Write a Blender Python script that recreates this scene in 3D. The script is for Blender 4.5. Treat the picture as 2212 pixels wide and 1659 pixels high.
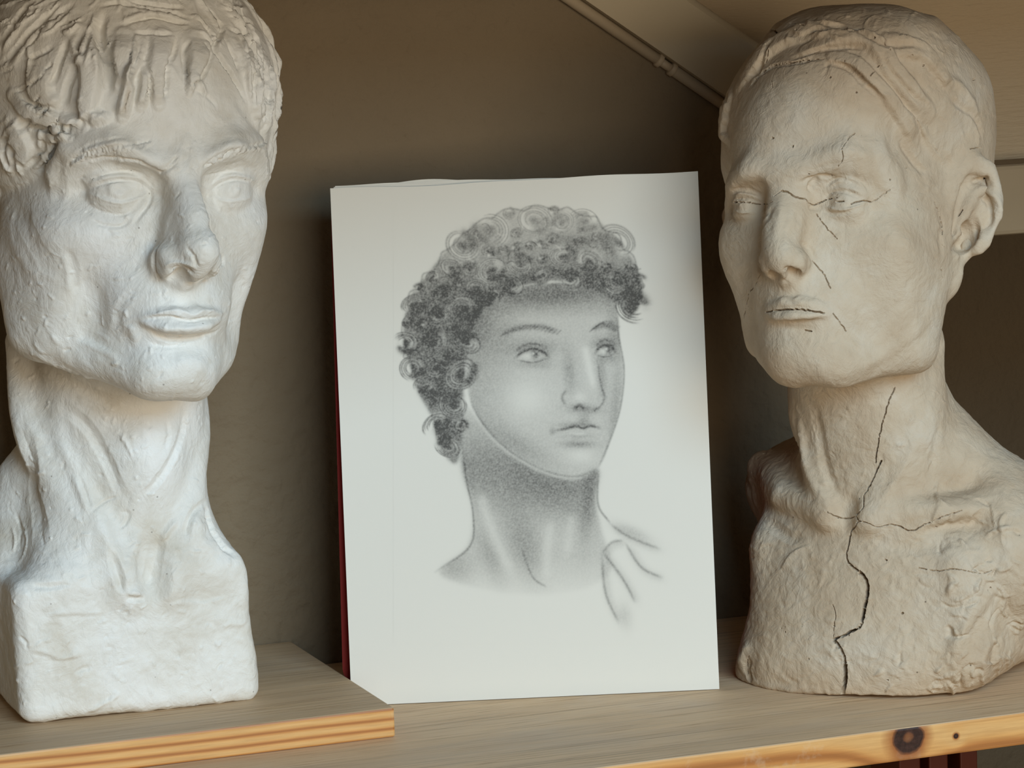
import bpy, bmesh, math, random
import numpy as np
from mathutils import Vector, Matrix

for o in list(bpy.data.objects):
    bpy.data.objects.remove(o, do_unlink=True)
SC = bpy.context.scene
COL = SC.collection
random.seed(7)
RNG = np.random.default_rng(11)

# ---------------------------------------------------------------- camera
SHELF = 0.90                     # height of the shelf top above the floor
FPX, PITCH, ROLL, YAW = 7373.0, math.radians(8), math.radians(2), math.radians(20.4)
CAM = np.array([0.0, 0.0, SHELF + 0.4494])
CF = np.array([math.sin(YAW)*math.cos(PITCH), math.cos(YAW)*math.cos(PITCH), -math.sin(PITCH)])
_R0 = np.array([math.cos(YAW), -math.sin(YAW), 0.0])
_U0 = np.cross(_R0, CF)
CR = math.cos(ROLL)*_R0 - math.sin(ROLL)*_U0
CU = math.cos(ROLL)*_U0 + math.sin(ROLL)*_R0
cd = bpy.data.cameras.new('camera')
cd.sensor_width = 36.0
cd.lens = FPX/2212*36.0
cd.clip_start = 0.05
cam = bpy.data.objects.new('camera', cd)
COL.objects.link(cam)
cam.matrix_world = Matrix(((CR[0], CU[0], -CF[0], CAM[0]), (CR[1], CU[1], -CF[1], CAM[1]),
                           (CR[2], CU[2], -CF[2], CAM[2]), (0, 0, 0, 1)))
SC.camera = cam

def project(W):
    d = W - CAM
    t = d @ CF
    return 1106 + FPX*(d @ CR)/t, 829.5 - FPX*(d @ CU)/t, t

def ray(px, py):
    return CF + CR*(px-1106)/FPX - CU*(py-829.5)/FPX

def on_plane(px, py, axis, val):
    d = ray(px, py)
    return CAM + d*((val-CAM[axis])/d[axis])

# ---------------------------------------------------------------- world, light, exposure
w = bpy.data.worlds.new('world')
SC.world = w
w.use_nodes = True
w.node_tree.nodes['Background'].inputs[0].default_value = (1.0, 0.80, 0.57, 1)
w.node_tree.nodes['Background'].inputs[1].default_value = 0.16

def area(name, loc, target, sx, sy, power, color, spread=180):
    ld = bpy.data.lights.new(name, 'AREA')
    ld.shape = 'RECTANGLE'
    ld.size, ld.size_y = sx, sy
    ld.energy = power
    ld.color = color
    ld.spread = math.radians(spread)
    o = bpy.data.objects.new(name, ld)
    COL.objects.link(o)
    o.location = loc
    o.rotation_euler = (Vector(target)-Vector(loc)).to_track_quat('-Z', 'Y').to_euler()
    return o
# lights at the tall attic window in the wall behind the camera, each light filling its half of the opening:
# cool sky through the upper half; in the lower half an added warm fill light without a seen source
area('window_front_upper_offscreen', (0.75, -0.69, SHELF+1.25), (0.75, 1.8, SHELF+0.10), 1.6, 0.90, 54, (0.50, 0.77, 1.0))
area('warm_fill_lower_offscreen', (0.75, -0.69, SHELF+0.30), (0.75, 1.8, SHELF+0.15), 1.6, 0.85, 28.5, (1.0, 0.88, 0.69))
SC.view_settings.view_transform = 'Standard'
SC.view_settings.look = 'None'
SC.view_settings.gamma = 1.0
SC.view_settings.use_curve_mapping = False
SC.view_settings.exposure = -0.10

# ---------------------------------------------------------------- helpers
def tag(o, label=None, cat=None, group=None, kind=None):
    if label: o['label'] = label
    if cat: o['category'] = cat
    if group: o['group'] = group
    if kind: o['kind'] = kind
    return o

def empty(name, loc):
    o = bpy.data.objects.new(name, None)
    COL.objects.link(o)
    o.location = loc
    o.empty_display_size = 0.05
    return o

def mesh_obj(name, V, Fs, mat=None, parent=None, smooth=True, mats=None, mat_idx=None):
    me = bpy.data.meshes.new(name)
    V = np.asarray(V, dtype=np.float32)
    Fs = np.asarray(Fs) if not isinstance(Fs, list) else Fs
    if isinstance(Fs, np.ndarray):
        n, k = Fs.shape
        me.vertices.add(len(V)); me.vertices.foreach_set('co', V.ravel())
        me.loops.add(n*k); me.loops.foreach_set('vertex_index', Fs.ravel().astype(np.int32))
        me.polygons.add(n)
        me.polygons.foreach_set('loop_start', np.arange(0, n*k, k, dtype=np.int32))
        me.polygons.foreach_set('loop_total', np.full(n, k, dtype=np.int32))
        me.update(calc_edges=True)
        me.validate()
    else:
        me.from_pydata([tuple(v) for v in V], [], Fs)
        me.update()
    if smooth:
        me.polygons.foreach_set('use_smooth', np.ones(len(me.polygons), dtype=bool))
    for m in (mats or ([mat] if mat else [])):
        me.materials.append(m)
    if mat_idx is not None:
        me.polygons.foreach_set('material_index', np.asarray(mat_idx, dtype=np.int32))
    o = bpy.data.objects.new(name, me)
    COL.objects.link(o)
    if parent is not None:
        o.parent = parent
        o.matrix_parent_inverse = Matrix.Translation(-Vector(parent.location))
    return o

def bm_obj(name, bm, mats, parent=None, smooth=False):
    me = bpy.data.meshes.new(name)
    bmesh.ops.recalc_face_normals(bm, faces=bm.faces[:])
    bm.to_mesh(me); bm.free()
    for m in (mats if isinstance(mats, (list, tuple)) else [mats]):
        me.materials.append(m)
    if smooth:
        me.polygons.foreach_set('use_smooth', np.ones(len(me.polygons), dtype=bool))
    o = bpy.data.objects.new(name, me)
    COL.objects.link(o)
    if parent is not None:
        o.parent = parent
        o.matrix_parent_inverse = Matrix.Translation(-Vector(parent.location))
    return o

def box_bm(lo, hi, bevel=0.0, seg=2):
    bm = bmesh.new()
    bmesh.ops.create_cube(bm, size=1.0)
    lo, hi = Vector(lo), Vector(hi)
    for v in bm.verts:
        v.co = Vector([(lo[i]+hi[i])/2 + v.co[i]*(hi[i]-lo[i]) for i in range(3)])
    if bevel > 0:
        bmesh.ops.bevel(bm, geom=bm.edges[:], offset=bevel, segments=seg, affect='EDGES', profile=0.5)
    return bm

def prism_bm(pts, axis_vec):
    """polygon of 3-D points extruded by a vector"""
    bm = bmesh.new()
    vs = [bm.verts.new(p) for p in pts]
    f = bm.faces.new(vs)
    r = bmesh.ops.extrude_face_region(bm, geom=[f])
    for g in r['geom']:
        if isinstance(g, bmesh.types.BMVert):
            g.co += Vector(axis_vec)
    return bm

class NT:
    """small helper to write node materials"""
    def __init__(self, name, rough=0.7, spec=0.3):
        self.m = bpy.data.materials.new(name)
        self.m.use_nodes = True
        self.t = self.m.node_tree
        self.b = self.t.nodes['Principled BSDF']
        self.b.inputs['Roughness'].default_value = rough
        self.b.inputs['Specular IOR Level'].default_value = spec
        self.tc = self.t.nodes.new('ShaderNodeTexCoord')
        self.geo = self.t.nodes.new('ShaderNodeNewGeometry')
        self.pos = self.geo.outputs['Position']
    def lk(self, a, b): self.t.links.new(a, b)
    def mapping(self, scale=(1, 1, 1), rot=(0, 0, 0), loc=(0, 0, 0), src=None):
        n = self.t.nodes.new('ShaderNodeMapping')
        n.inputs['Scale'].default_value = scale
        n.inputs['Rotation'].default_value = rot
        n.inputs['Location'].default_value = loc
        self.lk(src or self.pos, n.inputs['Vector'])
        return n.outputs[0]
    def noise(self, scale, detail=4, rough=0.55, vec=None, dist=0.0):
        n = self.t.nodes.new('ShaderNodeTexNoise')
        n.inputs['Scale'].default_value = scale
        n.inputs['Detail'].default_value = detail
        n.inputs['Roughness'].default_value = rough
        n.inputs['Distortion'].default_value = dist
        self.lk(vec or self.pos, n.inputs['Vector'])
        return n.outputs['Fac']
    def voro(self, scale, vec=None, feature='F1'):
        n = self.t.nodes.new('ShaderNodeTexVoronoi')
        n.feature = feature
        n.inputs['Scale'].default_value = scale
        self.lk(vec or self.pos, n.inputs['Vector'])
        return n.outputs['Distance']
    def wave(self, scale, vec, dist=3.0, detail=3, dscale=1.0, direction='X', kind='BANDS'):
        n = self.t.nodes.new('ShaderNodeTexWave')
        n.wave_type = kind
        if kind == 'BANDS': n.bands_direction = direction
        else: n.rings_direction = direction
        n.inputs['Scale'].default_value = scale
        n.inputs['Distortion'].default_value = dist
        n.inputs['Detail'].default_value = detail
        n.inputs['Detail Scale'].default_value = dscale
        self.lk(vec, n.inputs['Vector'])
        return n.outputs['Fac']
    def ramp(self, fac, stops):
        n = self.t.nodes.new('ShaderNodeValToRGB')
        e = n.color_ramp.elements
        while len(e) < len(stops): e.new(0.5)
        for el, (p, c) in zip(e, stops):
            el.position = p
            el.color = (c, c, c, 1) if isinstance(c, (int, float)) else (*c, 1)
        self.lk(fac, n.inputs[0])
        return n.outputs[0]
    def mix(self, fac, a, b, mode='MIX'):
        n = self.t.nodes.new('ShaderNodeMix')
        n.data_type = 'RGBA'; n.blend_type = mode
        for sock, v in ((n.inputs[0], fac), (n.inputs[6], a), (n.inputs[7], b)):
            if isinstance(v, (int, float)): sock.default_value = v
            elif isinstance(v, tuple): sock.default_value = (*v, 1)
            else: self.lk(v, sock)
        return n.outputs[2]
    def math(self, op, a, b=0.0, c=None):
        n = self.t.nodes.new('ShaderNodeMath'); n.operation = op
        for i, v in enumerate((a, b) if c is None else (a, b, c)):
            if isinstance(v, (int, float)): n.inputs[i].default_value = v
            else: self.lk(v, n.inputs[i])
        return n.outputs[0]
    def attr(self, name, out='Fac'):
        n = self.t.nodes.new('ShaderNodeAttribute'); n.attribute_name = name
        return n.outputs[out]
    def color(self, c):
        if isinstance(c, tuple): self.b.inputs['Base Color'].default_value = (*c, 1)
        else: self.lk(c, self.b.inputs['Base Color'])
        return self
    def bump(self, h, strength=0.3, dist=0.001):
        n = self.t.nodes.new('ShaderNodeBump')
        n.inputs['Strength'].default_value = strength
        n.inputs['Distance'].default_value = dist
        self.lk(h, n.inputs['Height'])
        prev = self.b.inputs['Normal'].links
        if prev:
            self.lk(prev[0].from_socket, n.inputs['Normal'])
        self.lk(n.outputs[0], self.b.inputs['Normal'])
        return self

def srgb(r, g, b):
    f = lambda c: (c/255/12.92 if c <= 10 else ((c/255+0.055)/1.055)**2.4)
    return (f(r), f(g), f(b))

# ---------------------------------------------------------------- materials
def mat_wall(name, col, bump=0.8):
    n = NT(name, 0.85, 0.2)
    v = n.noise(9, 4)
    n.color(n.mix(n.ramp(v, [(0.3, 0.0), (0.75, 1.0)]), tuple(c*0.92 for c in col), tuple(min(1, c*1.06) for c in col)))
    n.bump(n.noise(150, 5, 0.5), bump, 0.0025)
    n.bump(n.noise(60, 2, 0.5), bump*0.8, 0.004)
    return n.m
M_WALL = mat_wall('textured_wall_paint', srgb(128, 112, 90))
M_BEAM = mat_wall('painted_plaster_beam', srgb(186, 172, 148), 0.15)
M_PURLIN = mat_wall('painted_purlin', srgb(150, 132, 106), 0.1)
def mat_ceiling():
    n = NT('brushed_ceiling_plaster', 0.85, 0.2)
    v = n.mapping((18, 60, 160), (0.0, 0.42, 0.0))
    s = n.noise(3.0, 4, 0.6, v)
    c = srgb(176, 156, 128)
    n.color(n.mix(n.noise(8, 3), tuple(x*0.9 for x in c), c))
    n.bump(s, 0.5, 0.003)
    return n.m
M_CEIL = mat_ceiling()
M_PIPE = NT('painted_conduit', 0.5, 0.4).color(srgb(190, 172, 146)).m
M_FLOOR = NT('attic_floorboards', 0.7).color(srgb(120, 96, 70)).m
M_REDWOOD = NT('red_brown_stained_wood', 0.5, 0.4).color(srgb(92, 40, 26)).m

def mat_wood_top(name, f=(1, 1, 1)):
    n = NT(name, 0.62, 0.3)
    base = n.mapping((1.0, 22, 22))
    big = n.noise(5.5, 5, 0.6, n.mapping((1.2, 7, 7)), 0.6)
    fine = n.noise(16, 6, 0.7, n.mapping((1.4, 40, 40)), 0.3)
    blotch = n.noise(9, 5, 0.65)
    wood = n.ramp(fine, [(0.30, srgb(162, 122, 86)), (0.44, srgb(230, 198, 158)), (0.7, srgb(240, 214, 180))])
    c = n.mix(n.ramp(big, [(0.35, 0.0), (0.7, 0.55)]), wood, srgb(206, 178, 146))
    c = n.mix(n.ramp(blotch, [(0.55, 0.0), (0.8, 0.45)]), c, srgb(222, 206, 186))
    lines = n.noise(7, 3, 0.5, n.mapping((0.9, 80, 1)), 0.5)
    c = n.mix(n.ramp(lines, [(0.33, 0.38), (0.43, 0.0)]), c, srgb(132, 102, 76))
    dust = n.noise(5, 4, 0.6, n.mapping((1, 3, 1)))
    c = n.mix(n.ramp(dust, [(0.5, 0.0), (0.75, 0.4)]), c, srgb(196, 184, 172))
    c = n.mix(1.0, c, f, 'MULTIPLY')
    n.color(c)
    n.bump(fine, 0.25, 0.0006)
    return n.m
M_WTOP = mat_wood_top('weathered_shelf_top', (1.0, 0.96, 0.93))
M_PTOP = mat_wood_top('greyed_plank_top', (0.80, 0.76, 0.72))

def mat_wood_front(name, x0, zmid, knots, bands, dark=1.0):
    """pine edge: grain bands along X, plus ringed knots at the given places"""
    n = NT(name, 0.42, 0.4)
    sep = n.t.nodes.new('ShaderNodeSeparateXYZ'); n.lk(n.pos, sep.inputs[0])
    X, Z = sep.outputs[0], sep.outputs[2]
    warp = n.noise(14, 2, 0.5, n.mapping((0.25, 0, 1.0)))
    ph = n.math('ADD', n.math('MULTIPLY', n.math('SUBTRACT', Z, zmid), bands), n.math('MULTIPLY', warp, 5.0))
    ph = n.math('ADD', ph, n.math('MULTIPLY', n.math('SUBTRACT', X, x0), 14.0))
    kmask = None
    for (kx, kz, kr) in knots:
        dx = n.math('SUBTRACT', X, kx); dz = n.math('SUBTRACT', Z, kz)
        r = n.math('SQRT', n.math('ADD', n.math('MULTIPLY', dx, dx), n.math('MULTIPLY', dz, dz)))
        r = n.math('DIVIDE', r, kr)
        infl = n.math('POWER', 2.7, n.math('MULTIPLY', n.math('MULTIPLY', r, r), -0.20))
        ring = n.math('MULTIPLY', n.math('SUBTRACT', r, 0.0), 2.6)
        m = n.t.nodes.new('ShaderNodeMix'); m.data_type = 'FLOAT'
        n.lk(infl, m.inputs[0]); n.lk(ph, m.inputs[2]); n.lk(ring, m.inputs[3])
        ph = m.outputs[0]
        rn = n.math('ADD', r, n.math('MULTIPLY', n.math('SUBTRACT', n.noise(90, 3), 0.5), 0.5))
        k = n.ramp(rn, [(0.0, 0.45), (0.16, 0.62), (0.3, 1.0), (0.82, 1.0), (1.0, 0.30)])
        k2 = n.math('MULTIPLY', k, n.math('LESS_THAN', rn, 1.0))
        halo = n.ramp(n.math('MULTIPLY', rn, 0.5), [(0.48, 0.75), (0.85, 0.0)])
        kmask = (k2, halo) if kmask is None else (n.math('MAXIMUM', kmask[0], k2), n.math('MAXIMUM', kmask[1], halo))
    s = n.math('SINE', ph)
    fine = n.noise(30, 5, 0.65, n.mapping((1.0, 1, 24)))
    c = n.ramp(n.math('ADD', n.math('MULTIPLY', s, 0.36), 0.5),
               [(0.1, srgb(232*dark, 184*dark, 120*dark)), (0.55, srgb(226*dark, 168*dark, 100*dark)), (0.8, srgb(196*dark, 130*dark, 70*dark)), (0.92, srgb(150*dark, 90*dark, 44*dark))])
    c = n.mix(n.ramp(fine, [(0.3, 0.35), (0.65, 0.0)]), c, srgb(150*dark, 98*dark, 52*dark))
    wear = n.noise(26, 5, 0.7)
    c = n.mix(n.ramp(wear, [(0.60, 0.0), (0.76, 0.5)]), c, srgb(222, 202, 172))
    if kmask:
        c = n.mix(kmask[1], c, srgb(146, 78, 40))
        c = n.mix(kmask[0], c, n.ramp(n.noise(240, 4, 0.7), [(0.3, srgb(30, 16, 12)), (0.7, srgb(74, 48, 40))]))
    n.color(c)
    n.bump(fine, 0.15, 0.0006)
    return n.m

def mat_plaster():
    n = NT('white_plaster', 0.48, 0.35)
    st = n.noise(16, 5, 0.62, None, 0.4)
    c = n.ramp(st, [(0.30, srgb(212, 204, 190)), (0.50, srgb(232, 229, 222)), (0.72, srgb(240, 239, 236))])
    c = n.mix(n.ramp(n.noise(48, 5, 0.7), [(0.56, 0.0), (0.72, 0.30)]), c, srgb(196, 184, 164))
    cav = n.attr('stain')
    c = n.mix(cav, c, srgb(168, 142, 104))
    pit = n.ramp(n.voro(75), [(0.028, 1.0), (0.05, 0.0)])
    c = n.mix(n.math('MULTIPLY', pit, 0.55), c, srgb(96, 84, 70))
    n.color(c)
    n.bump(n.noise(330, 5, 0.6), 0.14, 0.0012)
    n.bump(n.noise(120, 5, 0.65, n.mapping((1, 1, 0.8), (0.4, 0.3, 0.2)), 1.6), 0.42, 0.0016)
    n.bump(n.noise(45, 4, 0.6, n.mapping((1, 1, 0.8), (0.5, 0.9, 0.1)), 2.0), 0.25, 0.004)
    return n.m
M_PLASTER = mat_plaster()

def mat_clay():
    n = NT('dry_grey_clay', 0.75, 0.2)
    st = n.noise(18, 5, 0.62, None, 0.5)
    c = n.ramp(st, [(0.30, srgb(184, 162, 136)), (0.52, srgb(198, 180, 156)), (0.74, srgb(208, 196, 178))])
    c = n.mix(n.ramp(n.noise(70, 5, 0.7), [(0.55, 0.0), (0.75, 0.35)]), c, srgb(186, 162, 132))
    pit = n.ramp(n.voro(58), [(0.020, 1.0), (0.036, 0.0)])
    c = n.mix(n.math('MULTIPLY', pit, 0.7), c, srgb(70, 56, 42))  # small air holes painted dark: their shade is put into the colour
    n.color(c)
    n.bump(n.noise(300, 5, 0.6), 0.16, 0.0012)
    n.bump(n.noise(95, 5, 0.65, n.mapping((1, 1, 0.9), (0.2, 0.7, 0.4)), 2.2), 0.45, 0.0022)
    n.bump(n.noise(40, 4, 0.6, n.mapping((1, 1, 0.9), (0.9, 0.2, 0.6)), 3.0), 0.22, 0.004)
    return n.m
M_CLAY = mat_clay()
# ---------------------------------------------------------------- the setting
WALL = 1.93
def S(z): return SHELF + z
# diagonal junction on the back wall (x, z above shelf)
DU = np.array([0.8236, -0.5672]); DN = np.array([0.5672, 0.8236])
D0 = np.array([0.7625, 0.391])               # a point on the centre line of the conduit
def dg(s, nrm, y): 
    p = D0 + DU*s + DN*nrm
    return (p[0], y, S(p[1]))
sR = (0.245-D0[1])/DU[1]
pR = D0 + DU*sR
sL = (0.95-D0[1])/DU[1]
pL = D0 + DU*sL
EX = 0.965                                   # right of here the wall is set back, an invented recess to darken it
wall_pts = [(-0.9, WALL, 0), (EX, WALL, 0), (EX, WALL, S(0.245)), (pR[0], WALL, S(0.245)), (pL[0], WALL, S(0.95)), (-0.9, WALL, S(0.95))]
tag(bm_obj('wall_back', prism_bm(wall_pts, (0, 0.12, 0)), M_WALL), kind='structure')
tag(bm_obj('wall_dark_recess', box_bm((EX-0.1, 3.0, 0), (2.6, 3.1, S(0.245))), M_WALL), kind='structure')
tag(bm_obj('wall_dark_recess_side', box_bm((EX-0.1, WALL+0.1205, 0), (EX, 3.0, S(0.245))), M_WALL), kind='structure')
tag(bm_obj('wall_dark_recess_end', box_bm((2.0, WALL, 0), (2.1, 3.0, S(0.245))), M_WALL), kind='structure')
tag(bm_obj('ceiling', box_bm((EX-0.1, WALL+0.051, S(0.245)), (2.6, 3.1, S(0.28))), M_WALL), kind='structure')
# ceiling panel recessed behind the diagonal beam, leaning in over the shelf
def ceil_y(z): return 1.952 - (z-0.25)*0.20
cl = []
for s, nr in ((sR+0.0, 0.020), (sL, 0.020)):
    p = D0 + DU*s + DN*nr
    cl.append((p[0], ceil_y(p[1]), S(p[1])))
cpts = [cl[0], (2.0, ceil_y(0.245), S(0.245)), (2.0, ceil_y(0.97), S(0.97)), cl[1]]
tag(bm_obj('ceiling', prism_bm(cpts, (0, 0.1, 0.02)), M_CEIL), kind='structure')
# diagonal beam with a rounded arris
bm = bmesh.new()
prof = [(0.0035, WALL+0.002), (0.0035, WALL-0.006)]
for k in range(7):
    a = k/6*math.pi/2
    prof.append((0.040+0.0045*math.sin(a), WALL-0.006-0.0045+0.0045*math.cos(a)+0.0045-0.0045*(1-math.cos(a))*0))
prof = [(0.0035, WALL+0.002), (0.0035, WALL-0.012)]
for k in range(7):
    a = k/6*math.pi/2
    prof.append((0.0385+0.0045*math.sin(a), WALL-0.012+0.0045*(1-math.cos(a))))
prof.append((0.043, WALL+0.05)); prof.append((0.0035, WALL+0.05))
ring = []
for s in (sL, sR+0.03):
    ring.append([bm.verts.new(dg(s, a, y)) for a, y in prof])
n = len(prof)
for i in range(n):
    f = bm.faces.new((ring[0][i], ring[0][(i+1) % n], ring[1][(i+1) % n], ring[1][i]))
    f.smooth = 2 <= i <= 7
bm.faces.new(ring[0]); bm.faces.new(ring[1][::-1])
tag(bm_obj('trim_1', bm, M_BEAM), kind='structure')
# purlin at the foot of the ceiling
tag(bm_obj('trim_2', box_bm((pR[0]-0.035, WALL-0.024, S(0.231)), (2.0, WALL+0.05, S(0.2755)), 0.003), M_PURLIN), kind='structure')
tag(bm_obj('floor', box_bm((-0.9, -0.75, -0.05), (2.6, 3.1, 0.0)), M_FLOOR), kind='structure')
# unseen slab added above the shelf to shade the upper parts from the window
tag(bm_obj('ceiling', box_bm((-0.9, 1.36, S(0.462)), (2.0, WALL+0.1, S(0.60))), M_WALL), kind='structure')
# window wall behind the camera: four strips around one opening, with a wooden window frame
WX0, WX1, WZ0, WZ1, WY = -0.12, 1.62, SHELF-0.18, SHELF+1.75, -0.68
bmw = bmesh.new()
for lo, hi in (((-0.9, -0.80, 0), (WX0, -0.70, 2.85)), ((WX1, -0.80, 0), (2.2, -0.70, 2.85)),
               ((WX0, -0.80, 0), (WX1, -0.70, WZ0)), ((WX0, -0.80, WZ1), (WX1, -0.70, 2.85))):
    b = box_bm(lo, hi); me = bpy.data.meshes.new('t'); b.to_mesh(me); b.free(); bmw.from_mesh(me); bpy.data.meshes.remove(me)
tag(bm_obj('wall_front', bmw, M_WALL), kind='structure')
bmw = bmesh.new()
for lo, hi in (((WX0, -0.78, WZ0), (WX0+0.05, -0.71, WZ1)), ((WX1-0.05, -0.78, WZ0), (WX1, -0.71, WZ1)),
               ((WX0, -0.78, WZ0), (WX1, -0.71, WZ0+0.05)), ((WX0, -0.78, SHELF+0.74), (WX1, -0.71, SHELF+0.79)), ((WX0, -0.78, WZ1-0.05), (WX1, -0.71, WZ1)),
               (((WX0+WX1)/2-0.02, -0.77, WZ0), ((WX0+WX1)/2+0.02, -0.72, WZ1))):
    b = box_bm(lo, hi); me = bpy.data.meshes.new('t'); b.to_mesh(me); b.free(); bmw.from_mesh(me); bpy.data.meshes.remove(me)
tag(bm_obj('window_1', bmw, M_BEAM), kind='structure')

# ---------------------------------------------------------------- conduit along the diagonal
def tube(path, rad, seg=14, cap=True):
    """path: list of 3-D points, rad: list of radii"""
    P = np.array(path, float); n = len(P)
    V, Fs = [], []
    for i in range(n):
        t = P[min(i+1, n-1)] - P[max(i-1, 0)]; t /= np.linalg.norm(t)
        a = np.cross(t, (0, 1, 0)); a /= np.linalg.norm(a); b = np.cross(t, a)
        for k in range(seg):
            th = 2*math.pi*k/seg
            V.append(P[i] + rad[i]*(math.cos(th)*a + math.sin(th)*b))
    for i in range(n-1):
        for k in range(seg):
            Fs.append((i*seg+k, i*seg+(k+1) % seg, (i+1)*seg+(k+1) % seg, (i+1)*seg+k))
    if cap:
        Fs.append(tuple(range(seg))[::-1]); Fs.append(tuple((n-1)*seg+k for k in range(seg)))
    return np.array(V), Fs
yc = WALL-0.0036
pipe = empty('wall_conduit', dg(sR, 0, yc))
tag(pipe, 'thin painted conduit running diagonally down the wall under the sloping beam', 'conduit')
J = np.array([on_plane(1430, 143, 1, WALL)[0], on_plane(1430, 143, 1, WALL)[2]-SHELF])
sj = float((J-D0) @ DU)
V, Fs = tube([dg(sL+0.02, 0, yc), dg(sj-0.005, 0, yc)], [0.0036, 0.0036]); mesh_obj('tube_section', V, Fs, M_PIPE, pipe)
V, Fs = tube([dg(sj+0.005, 0, yc), dg(sR-0.012, 0, yc)], [0.0036, 0.0036]); mesh_obj('tube_section', V, Fs, M_PIPE, pipe)
V, Fs = tube([dg(sj-0.006, 0, yc), dg(sj+0.006, 0, yc)], [0.0027, 0.0027]); mesh_obj('connecting_core', V, Fs, M_PIPE, pipe)
for q in (-0.0052, 0.0052):
    V, Fs = tube([dg(sj+q+d, 0, yc-0.0004) for d in (-0.0017, -0.0012, 0.0012, 0.0017)], [0.0036, 0.0045, 0.0045, 0.0036])
    mesh_obj('collar_ring', V, Fs, M_PIPE, pipe)

# ---------------------------------------------------------------- shelf and its support
kx = on_plane(1961, 1594, 1, 1.62); k2 = on_plane(2065, 1590, 1, 1.62)
M_SHELF_FRONT = mat_wood_front('pine_shelf_edge', 0.80, SHELF-0.009, [(kx[0], kx[2], 0.0098), (k2[0], k2[2], 0.0017)], 330)
def plank_obj(name, lo, hi, mats, bevel):
    bm = box_bm(lo, hi, bevel, 2)
    for f in bm.faces:
        f.normal_update()
        f.material_index = 0 if f.normal.z > 0.6 else 1
        f.smooth = False
    return bm_obj(name, bm, mats)
sh = plank_obj('shelf_board', (-0.3, 1.62, S(-0.0182)), (1.6, WALL-0.0005, S(0.0)), [M_WTOP, M_SHELF_FRONT], 0.0012)
tag(sh, 'long pine shelf board with dusty top and a dark knot in its orange front edge', 'shelf')
M_PLANK_FRONT = mat_wood_front('pine_plank_edge', 0.4, SHELF+0.008, [], 1150, 0.97)
pk = plank_obj('base_plank', (0.02, 1.7355, S(0.0)), (0.5702, WALL-0.001, S(0.0165)), [M_PTOP, M_PLANK_FRONT], 0.0012)
tag(pk, 'shorter wooden plank lying on the shelf beneath the white plaster bust', 'plank')
sup = empty('shelf_support', (0.952, 1.84, 0))
tag(sup, 'dark red-brown slatted wooden upright carrying the shelf from below', 'shelf support')
for (a, b) in ((0.925, 0.9395), (0.9455, 0.9585), (0.967, 0.979)):
    bm_obj('stile', box_bm((a, 1.83, 0.0), (b, 1.87, S(-0.0184)), 0.001), M_REDWOOD, sup)
for zz in (0.06, 0.44, 0.82):
    bm_obj('rail', box_bm((0.9255, 1.838, zz), (0.9785, 1.862, zz+0.03), 0.001), M_REDWOOD, sup)

# ---------------------------------------------------------------- sketch pad leaning on a red book
M_PAPER = NT('drawing_paper', 0.8, 0.15)
M_PAPER.color(srgb(226, 222, 212)).bump(M_PAPER.noise(900, 3), 0.06, 0.0004)
M_PAPER = M_PAPER.m
M_EDGE = NT('grey_board_edge', 0.8, 0.15).color(srgb(150, 142, 130)).m
M_RED = NT('dark_red_cloth_cover', 0.6, 0.3).color(srgb(140, 26, 20)).m
BR = on_plane(1554, 1490, 2, SHELF); BLp = on_plane(757, 1526.5, 2, SHELF)
pu = (BR-BLp); pu /= np.linalg.norm(pu)
pb = np.array([-pu[1], pu[0], 0.0])               # away from the viewer
LEAN = math.radians(8.0)
pv = np.array([0, 0, 1])*math.cos(LEAN) + pb*math.sin(LEAN)
pn = np.cross(pu, pv); pn = pn if pn @ pb < 0 else -pn     # towards the viewer
PW, PH = 0.2105, 0.2975
PO = BR - pu*PW                                    # lower left corner of the front sheet
def pad(u, v, d=0.0): return PO + pu*u + pv*v + pn*d     # metres in the plane of the sheet

pd = empty('sketch_pad', tuple(PO))
tag(pd, 'upright pad of white paper with a grey pencil portrait of a curly-haired head', 'sketch pad')
def sheet(name, u0, u1, top, d, mat, nu=60, thick=0.0004, parent=pd):
    """a single sheet whose upper edge follows top(u)"""
    us = np.linspace(u0, u1, nu)
    V, Fs = [], []
    for dd in (d, d-thick):
        for u in us: V.append(pad(u, 0.0004, dd))
        for u in us: V.append(pad(u, top(u)[0], dd+top(u)[1]))
    a, b, c, e = 0, nu, 2*nu, 3*nu
    for i in range(nu-1):
        Fs += [(a+i, a+i+1, b+i+1, b+i), (c+i+1, c+i, e+i, e+i+1), (b+i, b+i+1, e+i+1, e+i), (a+i+1, a+i, c+i, c+i+1)]
    Fs += [(a, b, e, c), (a+nu-1, c+nu-1, e+nu-1, b+nu-1)]
    return mesh_obj(name, V, Fs, mat, parent, smooth=False)
def wav(u, h, a, p): return h + a*math.sin(u*62+p) + 0.5*a*math.sin(u*131+p*2.1)
for i, (h, a, p, dep) in enumerate(((0.2958, 0.0004, 0.4, -0.0012), (0.2966, 0.0005, 1.9, -0.0020), (0.2962, 0.0006, 3.3, -0.0028))):
    sheet('loose_sheet', 0.002+0.0008*i, PW-0.0005*i, lambda u, h=h, a=a, p=p: (wav(u, h, a, p)+0.0022*math.exp(-((u-0.05)/0.03)**2)*(0.4+0.3*i), -0.0006-0.0012*math.exp(-((u-0.06)/0.05)**2)), dep, M_PAPER)
sheet('backing_board', 0.0006, PW-0.0006, lambda u: (0.2950, 0.0), -0.0038, M_EDGE, 8, 0.002)

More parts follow.
